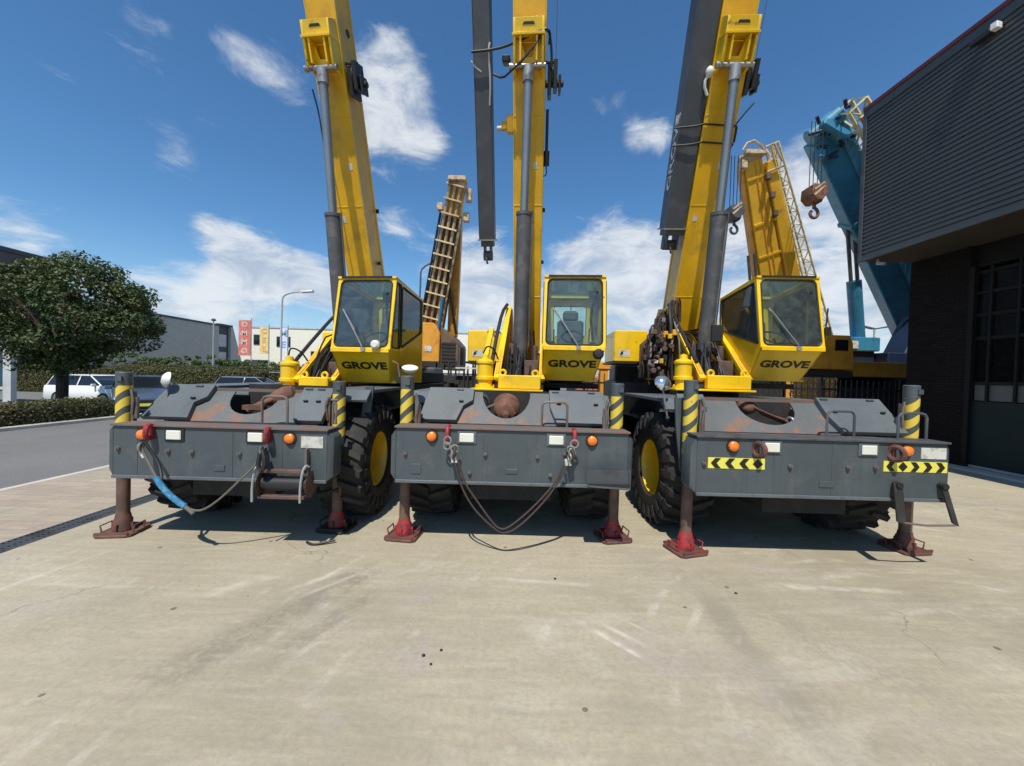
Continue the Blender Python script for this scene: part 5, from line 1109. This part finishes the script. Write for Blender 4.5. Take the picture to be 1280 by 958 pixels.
b0, b1 = Vector((-.28, .8, 3.35)), Vector((.90, -1.0, 8.25)); dB = (b1-b0).normalized(); sB = dB.cross(Vector((0, 1, 0))).normalized()*-1; nB = sB.cross(dB).normalized()
if nB.y > 0: nB = -nB
if sB.x < 0: sB = -sB
bw = MB(); L_ = (b1-b0).length
def bp(t, s_, n_): return b0+dB*L_*t+sB*s_+nB*n_
bw.hexa([bp(0, -.42, 0), bp(0, .42, 0), bp(0, .42, -.4), bp(0, -.42, -.4), bp(.78, -.33, 0), bp(.78, .33, 0), bp(.78, .33, -.35), bp(.78, -.33, -.35)])
bwo = bw.build('main_boom', 'brown_boom', oc_, bev=.02)
it = MB(); it.hexa([bp(.78, -.30, 0), bp(.78, .30, 0), bp(.78, .30, -.3), bp(.78, -.30, -.3), bp(1.0, -.25, .0), bp(1.0, .25, 0), bp(1.0, .25, -.3), bp(1.0, -.25, -.3)]); it.build('upper_boom', 'gold_paint', oc_, bev=.02)
for s_ in (-.26, -.03, .2):
    MB().cyl(bp(.02, s_, .09), bp(.97, s_*.8, .09), .055, n=8).build('pipe', 'tan_paint', oc_)
for i in range(12):
    t_ = .02+i*.086; MB().beam(bp(t_, -.42+.1*t_, .16), bp(t_, .36-.08*t_, .16), .05, .05).build('rung', 'pale_yellow' if i < 9 else 'tan_paint', oc_)
for s_ in (-.44, .40): MB().beam(bp(0, s_, .03), bp(.8, s_*.86, .03), .06, .10, nB).build('boom_rail', 'tan_paint' if s_ > 0 else 'under', oc_)
hd = MB(); hd.cyl(bp(.98, -.3, -.1), bp(.98, .3, -.1), .2, n=14); hd.box(tuple(bp(1.0, 0, .05)), (.6, .3, .15)); hd.box(tuple(bp(.82, -.42, .05)), (.2, .2, .25)); hd.box(tuple(bp(.8, .5, -.1)), (.2, .2, .3)); hd.box(tuple(bp(.93, .42, -.2)), (.2, .25, .4)); hd.build('boom_head', 'tan_paint', oc_, bev=.02)
a0, a1 = Vector((.52, .9, 3.2)), Vector((.72, -.1, 6.9)); ar = MB(); ar.hexa([(a0.x-.18, a0.y, a0.z), (a0.x+.18, a0.y, a0.z), (a0.x+.18, a0.y+.4, a0.z), (a0.x-.18, a0.y+.4, a0.z), (a1.x-.14, a1.y, a1.z), (a1.x+.2, a1.y, a1.z), (a1.x+.2, a1.y+.4, a1.z), (a1.x-.14, a1.y+.4, a1.z)]); ar.hexa([(a1.x-.14, a1.y, a1.z), (a1.x+.2, a1.y, a1.z), (a1.x+.2, a1.y+.4, a1.z), (a1.x-.14, a1.y+.4, a1.z), (a1.x-.2, a1.y, 7.9), (a1.x+.2, a1.y, 8.1), (a1.x+.2, a1.y+.4, 8.1), (a1.x-.2, a1.y+.4, 7.9)]); ar.build('folding_arm', 'orange_crane', oc_, bev=.02)
MB().cyl((.12, .3, 3.4), (.30, .0, 4.5), .06, n=12).build('lift_cylinder', 'blue_crane', oc_); 
MB().tube([(.7, .85, 3.3), (.5, .2, 4.9), (.4, -.1, 5.6)], .05, 6, 1).build('hose', 'black', oc_)

def lattice(r, pts0, pts1, wd, n, m, name='lattice_jib', rr=.035):
    """square lattice between two end frames; pts are centre points, wd (w0,h0,w1,h1), axes x and y"""
    p0, p1 = Vector(pts0), Vector(pts1); b = MB(); w0, h0, w1, h1 = wd; d_ = (p1-p0).normalized(); sx = Vector((1, 0, 0)); sx = (sx-d_*sx.dot(d_)).normalized(); sy = d_.cross(sx)
    def P(t, i):
        a, c_ = ((-1, -1), (1, -1), (1, 1), (-1, 1))[i]; return p0.lerp(p1, t)+sx*a*(w0*(1-t)+w1*t)/2+sy*c_*(h0*(1-t)+h1*t)/2
    for i in range(4): b.beam(P(0, i), P(1, i), rr*1.7, rr*1.7)
    for k_ in range(n):
        for i in range(4):
            j = (i+1) % 4; a_, c_ = (i, j) if k_ % 2 else (j, i)
            b.beam(P(k_/n, a_), P((k_+1)/n, c_), rr, rr); b.beam(P(k_/n, i), P(k_/n, j), rr, rr)
    return b.build(name, m, r)
def hook_block(x, y, z, s_, label, m, grp, ztop, hookm='grey_dark', xs=(-.14, -.05, .05, .14)):
    r = thing('hook_block', label, 'hook block', (x, y, z), 0, grp)
    b = MB()
    for dx in (-.13, .13): b.prism([(-.2, .42), (.2, .42), (.26, .1), (.12, -.12), (-.12, -.12), (-.26, .1)], 'x', dx*s_-.02, dx*s_+.02)
    b.s = s_; b.v = [(v[0]*1.0, v[1]*s_, v[2]*s_) for v in b.v]; b.build('side_plate', m, r, bev=.01)
    MB().cyl((-.12*s_, 0, .15*s_), (.12*s_, 0, .15*s_), .22*s_, n=18).build('sheave', 'under', r)
    for k_ in range(2): MB().beam((-.2*s_, -.27*s_, (.02+.17*k_)*s_), (.1*s_, -.27*s_, (.30+.12*k_)*s_), .06*s_, .01, (0, 1, 0)).build('warning_stripe', 'tan_paint', r)
    cheek = MB(); cheek.prism([(-.24*s_, .36*s_), (.2*s_, .40*s_), (.24*s_, .12*s_), (.06*s_, -.12*s_), (-.1*s_, -.12*s_), (-.26*s_, .05*s_)], 'y', -.26*s_, .26*s_); cheek.build('cheek', m, r, bev=.02)
    MB().cyl((0, 0, -.28*s_), (0, 0, -.1*s_), .05*s_, n=10).build('swivel', hookm, r)
    MB().tube([(0, 0, -.25*s_), (.1*s_, 0, -.33*s_), (.14*s_, 0, -.46*s_), (.06*s_, 0, -.58*s_), (-.07*s_, 0, -.56*s_), (-.13*s_, 0, -.44*s_), (-.08*s_, 0, -.36*s_)], .045*s_, 8, 1).build('hook', hookm, r)
    rp = MB()
    for xx in xs: rp.cyl((xx*s_*1.3, 0, .4*s_), (xx*s_*1.3, .0, ztop-z), .012, n=5)
    rp.build('hoist_rope', 'black', r); return r
# B: gold telescopic crane
go_ = thing('gold_crane', 'golden yellow telescopic crane with lattice jib behind the right crane cab', 'crane', (8.5, 13, 0))
t0, t1 = Vector((7.12, 11.8, 8.75)), Vector((9.75, 13.9, 2.6)); o_ = Vector((8.5, 13, 0)); dG = (t1-t0).normalized()
sG = Vector((1, .0, 0)); sG = (sG-dG*sG.dot(dG)).normalized(); nG = dG.cross(sG); nG = -nG if nG.y > 0 else nG
def gp(t, s_, n_): return t0.lerp(t1, t)+sG*s_+nG*n_-o_
def gbox(name, m, ta, tb, s0a, s1a, s0b, s1b, n0, n1, parent, bev=.02): return MB().hexa([gp(ta, s0a, n0), gp(ta, s1a, n0), gp(ta, s1a, n1), gp(ta, s0a, n1), gp(tb, s0b, n0), gp(tb, s1b, n0), gp(tb, s1b, n1), gp(tb, s0b, n1)]).build(name, m, parent, bev=bev)
gbox('boom', 'gold_paint', .03, 1, -.30, .22, -.36, .55, 0, -.45, go_)
gbox('boom_side_rail', 'orange_crane', .05, 1, -.36, -.305, -.46, -.37, -.05, -.4, go_)
gbox('jib_boom', 'gold_paint', .06, 1, .28, .56, .64, 1.15, .05, -.3, go_)
for t_ in (.1, .3, .45): gbox('boom_plate', 'yellow_dull', t_, t_+.012, -.30, .40, -.30, .42, .03, 0, go_, .005)
for s_ in (-.02, .12): gbox('boom_ridge', 'orange_crane', .05, 1, s_, s_+.03, s_+.02, s_+.05, .025, 0, go_, 0)
hd = MB(); hd.cyl(gp(.02, -.38, -.1), gp(.02, .25, -.1), .16, n=14); hd.box(tuple(gp(.01, 0, 0)), (.6, .3, .16)); hd.box(tuple(gp(.04, -.38, 0)), (.2, .3, .28)); hd.build('boom_head', 'tan_paint', go_, bev=.03)
hd = MB(); hd.tube([gp(-.02, -.35, .1), gp(-.04, -.2, .1), gp(-.04, 0, .1), gp(-.01, .2, .1), gp(.05, .35, .1)], .04, 6); hd.tube([gp(-.0, .3, .1), gp(.0, .55, .1), gp(.08, .72, .1)], .03, 6); hd.tube([gp(.1, .25, .1), gp(.1, .75, .1)], .03, 6); hd.build('head_frame', 'tan_paint', go_)
lattice(go_, gp(.0, .66, -.2), gp(1.0, 1.50, -.2), (.22, .3, .50, .5), 16, 'pale_yellow', rr=.026)
for t_, s_ in ((.12, .25), (.2, .3), (.28, .32)): MB().box(tuple(gp(t_, s_, .12)), (.14, .14, .18)).build('bracket', 'rust_pipe', go_, bev=.01)
for s_ in (-.62, -.42): MB().cyl(gp(.42, s_-.05, .1), gp(1, s_-.3, 0.0), .045, n=8).build('cylinder_rod', 'cylinder_grey', go_)
bdy = MB(); bdy.prism([(9.60, 2.25), (11.0, 2.25), (10.95, 3.1), (10.85, 3.35), (10.1, 3.35)], 'y', 12.4, 14.6); bdy.v = [tuple(Vector(v)-o_) for v in bdy.v]; bo_ = bdy.build('body', 'orange_crane', go_, bev=.03)
MB().bb(10.35-8.5, 10.75-8.5, -.63, -.602, 2.85, 3.2).build('cab_window', 'car_glass', bo_)
MB().bb(10.36-8.5, 13.4-8.5, -.1, 2.2, 2.05, 2.55).build('deck', 'orange_crane', go_, bev=.02)
MB().bb(9.2-8.5, 11-8.5, -.55, 1, 1.98, 2.2).build('skirt', 'under', go_)
pf = MB().bb(8.9-8.5, 10.55-8.5, -.5, -.45, .9, 2.05).build('perforated_guard', 'orange_crane', go_)
for i in range(6):
    for j in range(5):
        x = .60+i*.27; z = 1.02+j*.22
        MB().torus((x, -.51, z), (0, 1, 0), .078, .026, 10, 5).build('guard_ring', 'tan_paint', pf)
chassis(go_, -.2, 4.8, -.2, 4.5, 1.7, nw=2)
MB().bb(-1.2, .4, -.35, -.3, 1.2, 1.6).build('ladder', 'under', go_)
hook_block(6.42, 11.45, 6.60, .82, 'small black hook block with tan stripes hanging from the golden yellow boom', 'grey_dark', 'hook blocks hanging behind the right crane', 8.4)
# orange machine between middle and right crane
om = thing('orange_machine', 'orange flat topped machine frame seen between middle and right cranes', 'machine', (3.0, 12.6, 0))
MB().bb(-.25, .75, 0, 1.5, 2.05, 2.28).build('frame', 'orange_crane', om, bev=.02)
for x in (-.1, .25): MB().bb(x, x+.24, .05, .3, .9, 2.05).build('leg', 'orange_crane', om, bev=.01)
MB().bb(-.9, 1.3, .4, 2.2, .6, 1.7).build('chassis', 'under', om)
rb = thing('red_crate', 'small faded red box glimpsed under the middle crane cab', 'box', (2.42, 12.2, 0))
MB().bb(-.35, .3, 0, .4, 1.35, 1.82).build('box', 'banner_red', rb, bev=.02); MB().bb(-.3, .25, .02, .38, 0, 1.35).build('stand', 'under', rb)
# C: blue crane
bc = thing('blue_crane', 'big blue telescopic crane leaning behind the warehouse corner', 'crane', (12, 14, 0)); o_ = Vector((12, 14, 0))
t0, t1 = Vector((9.60, 12.0, 9.50)), Vector((17.1, 15.6, 3.0)); dG = (t1-t0).normalized(); sG = Vector((1, 0, 0)); sG = (sG-dG*sG.dot(dG)).normalized(); nG = dG.cross(sG); nG = -nG if nG.y > 0 else nG
gbox('boom', 'blue_crane', .0, 1, -.50, .5, -.72, .85, 0, -.6, bc, .03)
gbox('boom_ridge', 'blue_crane', .02, 1, .15, .22, .2, .3, .05, 0, bc, .01)
gbox('boom_collar', 'blue_crane', .30, .315, -.60, .62, -.62, .64, .04, -.65, bc, .02)
MB().cyl(gp(-.02, -.45, -.2), gp(-.02, .5, -.2), .28, n=16).build('head_sheave', 'blue_crane', bc, bev=.03); MB().box(tuple(gp(.0, .0, 0)), (.9, .55, .26), Matrix.Rotation(.5, 4, 'Y')).build('boom_head', 'blue_crane', bc, bev=.05); MB().box(tuple(gp(.03, -.5, 0)), (.22, .35, .35)).build('head_bracket', 'blue_crane', bc, bev=.04)
random.seed(21); hd = MB()
for i in range(14): p = gp(random.uniform(-.05, .07), random.uniform(-.7, .6), random.uniform(.02, .2)); hd.cyl(p, p+Vector((random.uniform(-.2, .3), -.1, random.uniform(-.1, .2))), .05, n=8)
hd.build('head_fittings', 'blue_dark', bc, props={'kind': 'stuff'})
lattice(bc, gp(-.03, .62, .1), gp(.75, 1.35, .1), (.5, .6, .7, .7), 12, 'pale_yellow', rr=.045)
gbox('jib_foot', 'tan_paint', .0, .07, .5, .8, .6, .9, .5, .4, bc, .02)
for s_ in (-.1, .14): MB().cyl((11.45+s_-12, -.6, 7.9), (12.35+s_-12, .1, 5.5), .06, n=8).build('cylinder_rod', 'cylinder_grey', bc)
MB().cyl((12.35-12, .1, 5.55), (12.95-12, .5, 3.5), .22, n=18).build('lift_cylinder', 'blue_crane', bc)
MB().bb(-.05, 1.25, -.1, 1.5, 3.0, 3.5).build('body', 'blue_crane', bc, bev=.03); MB().bb(-.1, 1.2, .05, 1.4, 1.2, 3.0).build('lower_body', 'blue_dark', bc, bev=.03)
MB().bb(.1, .4, -.15, -.1, 3.08, 3.35).build('lamp_panel', 'dirty_white', bc); MB().bb(-.6, 5, .6, 5, .7, 1.9).build('chassis', 'under', bc)
rr_ = MB(); rr_.hexa([(1.2, -.4, .2), (3.4, -.4, .2), (3.4, 1, .2), (1.2, 1, .2), (1.25, -.4, 2.95), (3.4, -.4, 2.95), (3.4, 1, 2.95), (1.25, 1, 2.95)]); rr_.build('counterweight', 'blue_dark', bc, bev=.03)
MB().hexa([(2.2, 0, 2.9), (3.6, 0, 2.9), (3.6, .9, 2.9), (2.2, .9, 2.9), (2.9, 0, 4.4), (3.6, 0, 4.4), (3.6, .9, 4.4), (2.9, .9, 4.4)]).build('boom_foot', 'blue_dark', bc, bev=.04)
hook_block(8.80, 11.5, 7.22, .95, 'copper coloured hook block with tan stripes hanging from the blue boom', 'copper_block', 'hook blocks hanging behind the right crane', 9.5, 'copper_block')
# black bar fence behind the right crane
fc = thing('bar_fence', 'black vertical bar fence behind the right crane', 'fence', (0, 11.2, 0))
pk = MB(); pk.bb(-.012, .012, -.012, .012, .05, 1.9); pk0 = pk.build('bar', 'fence_black', fc); pk0.location = (2.2, 0, 0)
x = 2.36
while x < 13.2:
    if not (3.6 < x < 3.62): link('bar', pk0.data, fc, M=Matrix.Translation((x, 0, 0)))
    x += .16
for z in (1.62, .25): MB().bb(2.1, 13.3, -.015, .015, z-.025, z+.025).build('rail', 'fence_black', fc)
for x in (2.1, 4.4, 6.7, 9.0, 11.3, 13.3): MB().bb(x-.03, x+.03, -.03, .03, 0, 1.95).build('post', 'fence_black', fc)
# small debris on the concrete
for i, (x, y, s_) in enumerate(((.42, 3.3, .012), (-.50, 2.35, .012), (1.9, 3.15, .012), (-.40, 2.4, .010), (-.44, 2.28, .009))):
    b = MB(); b.sphere((0, 0, .006), s_, .5, 7, 4); o = b.build('pebble', 'under', flat=True); o.location = (x, y, 0)
    tag(o, 'tiny dark stone lying on the open concrete in the foreground', 'stone', 'tiny dark stones on the concrete')
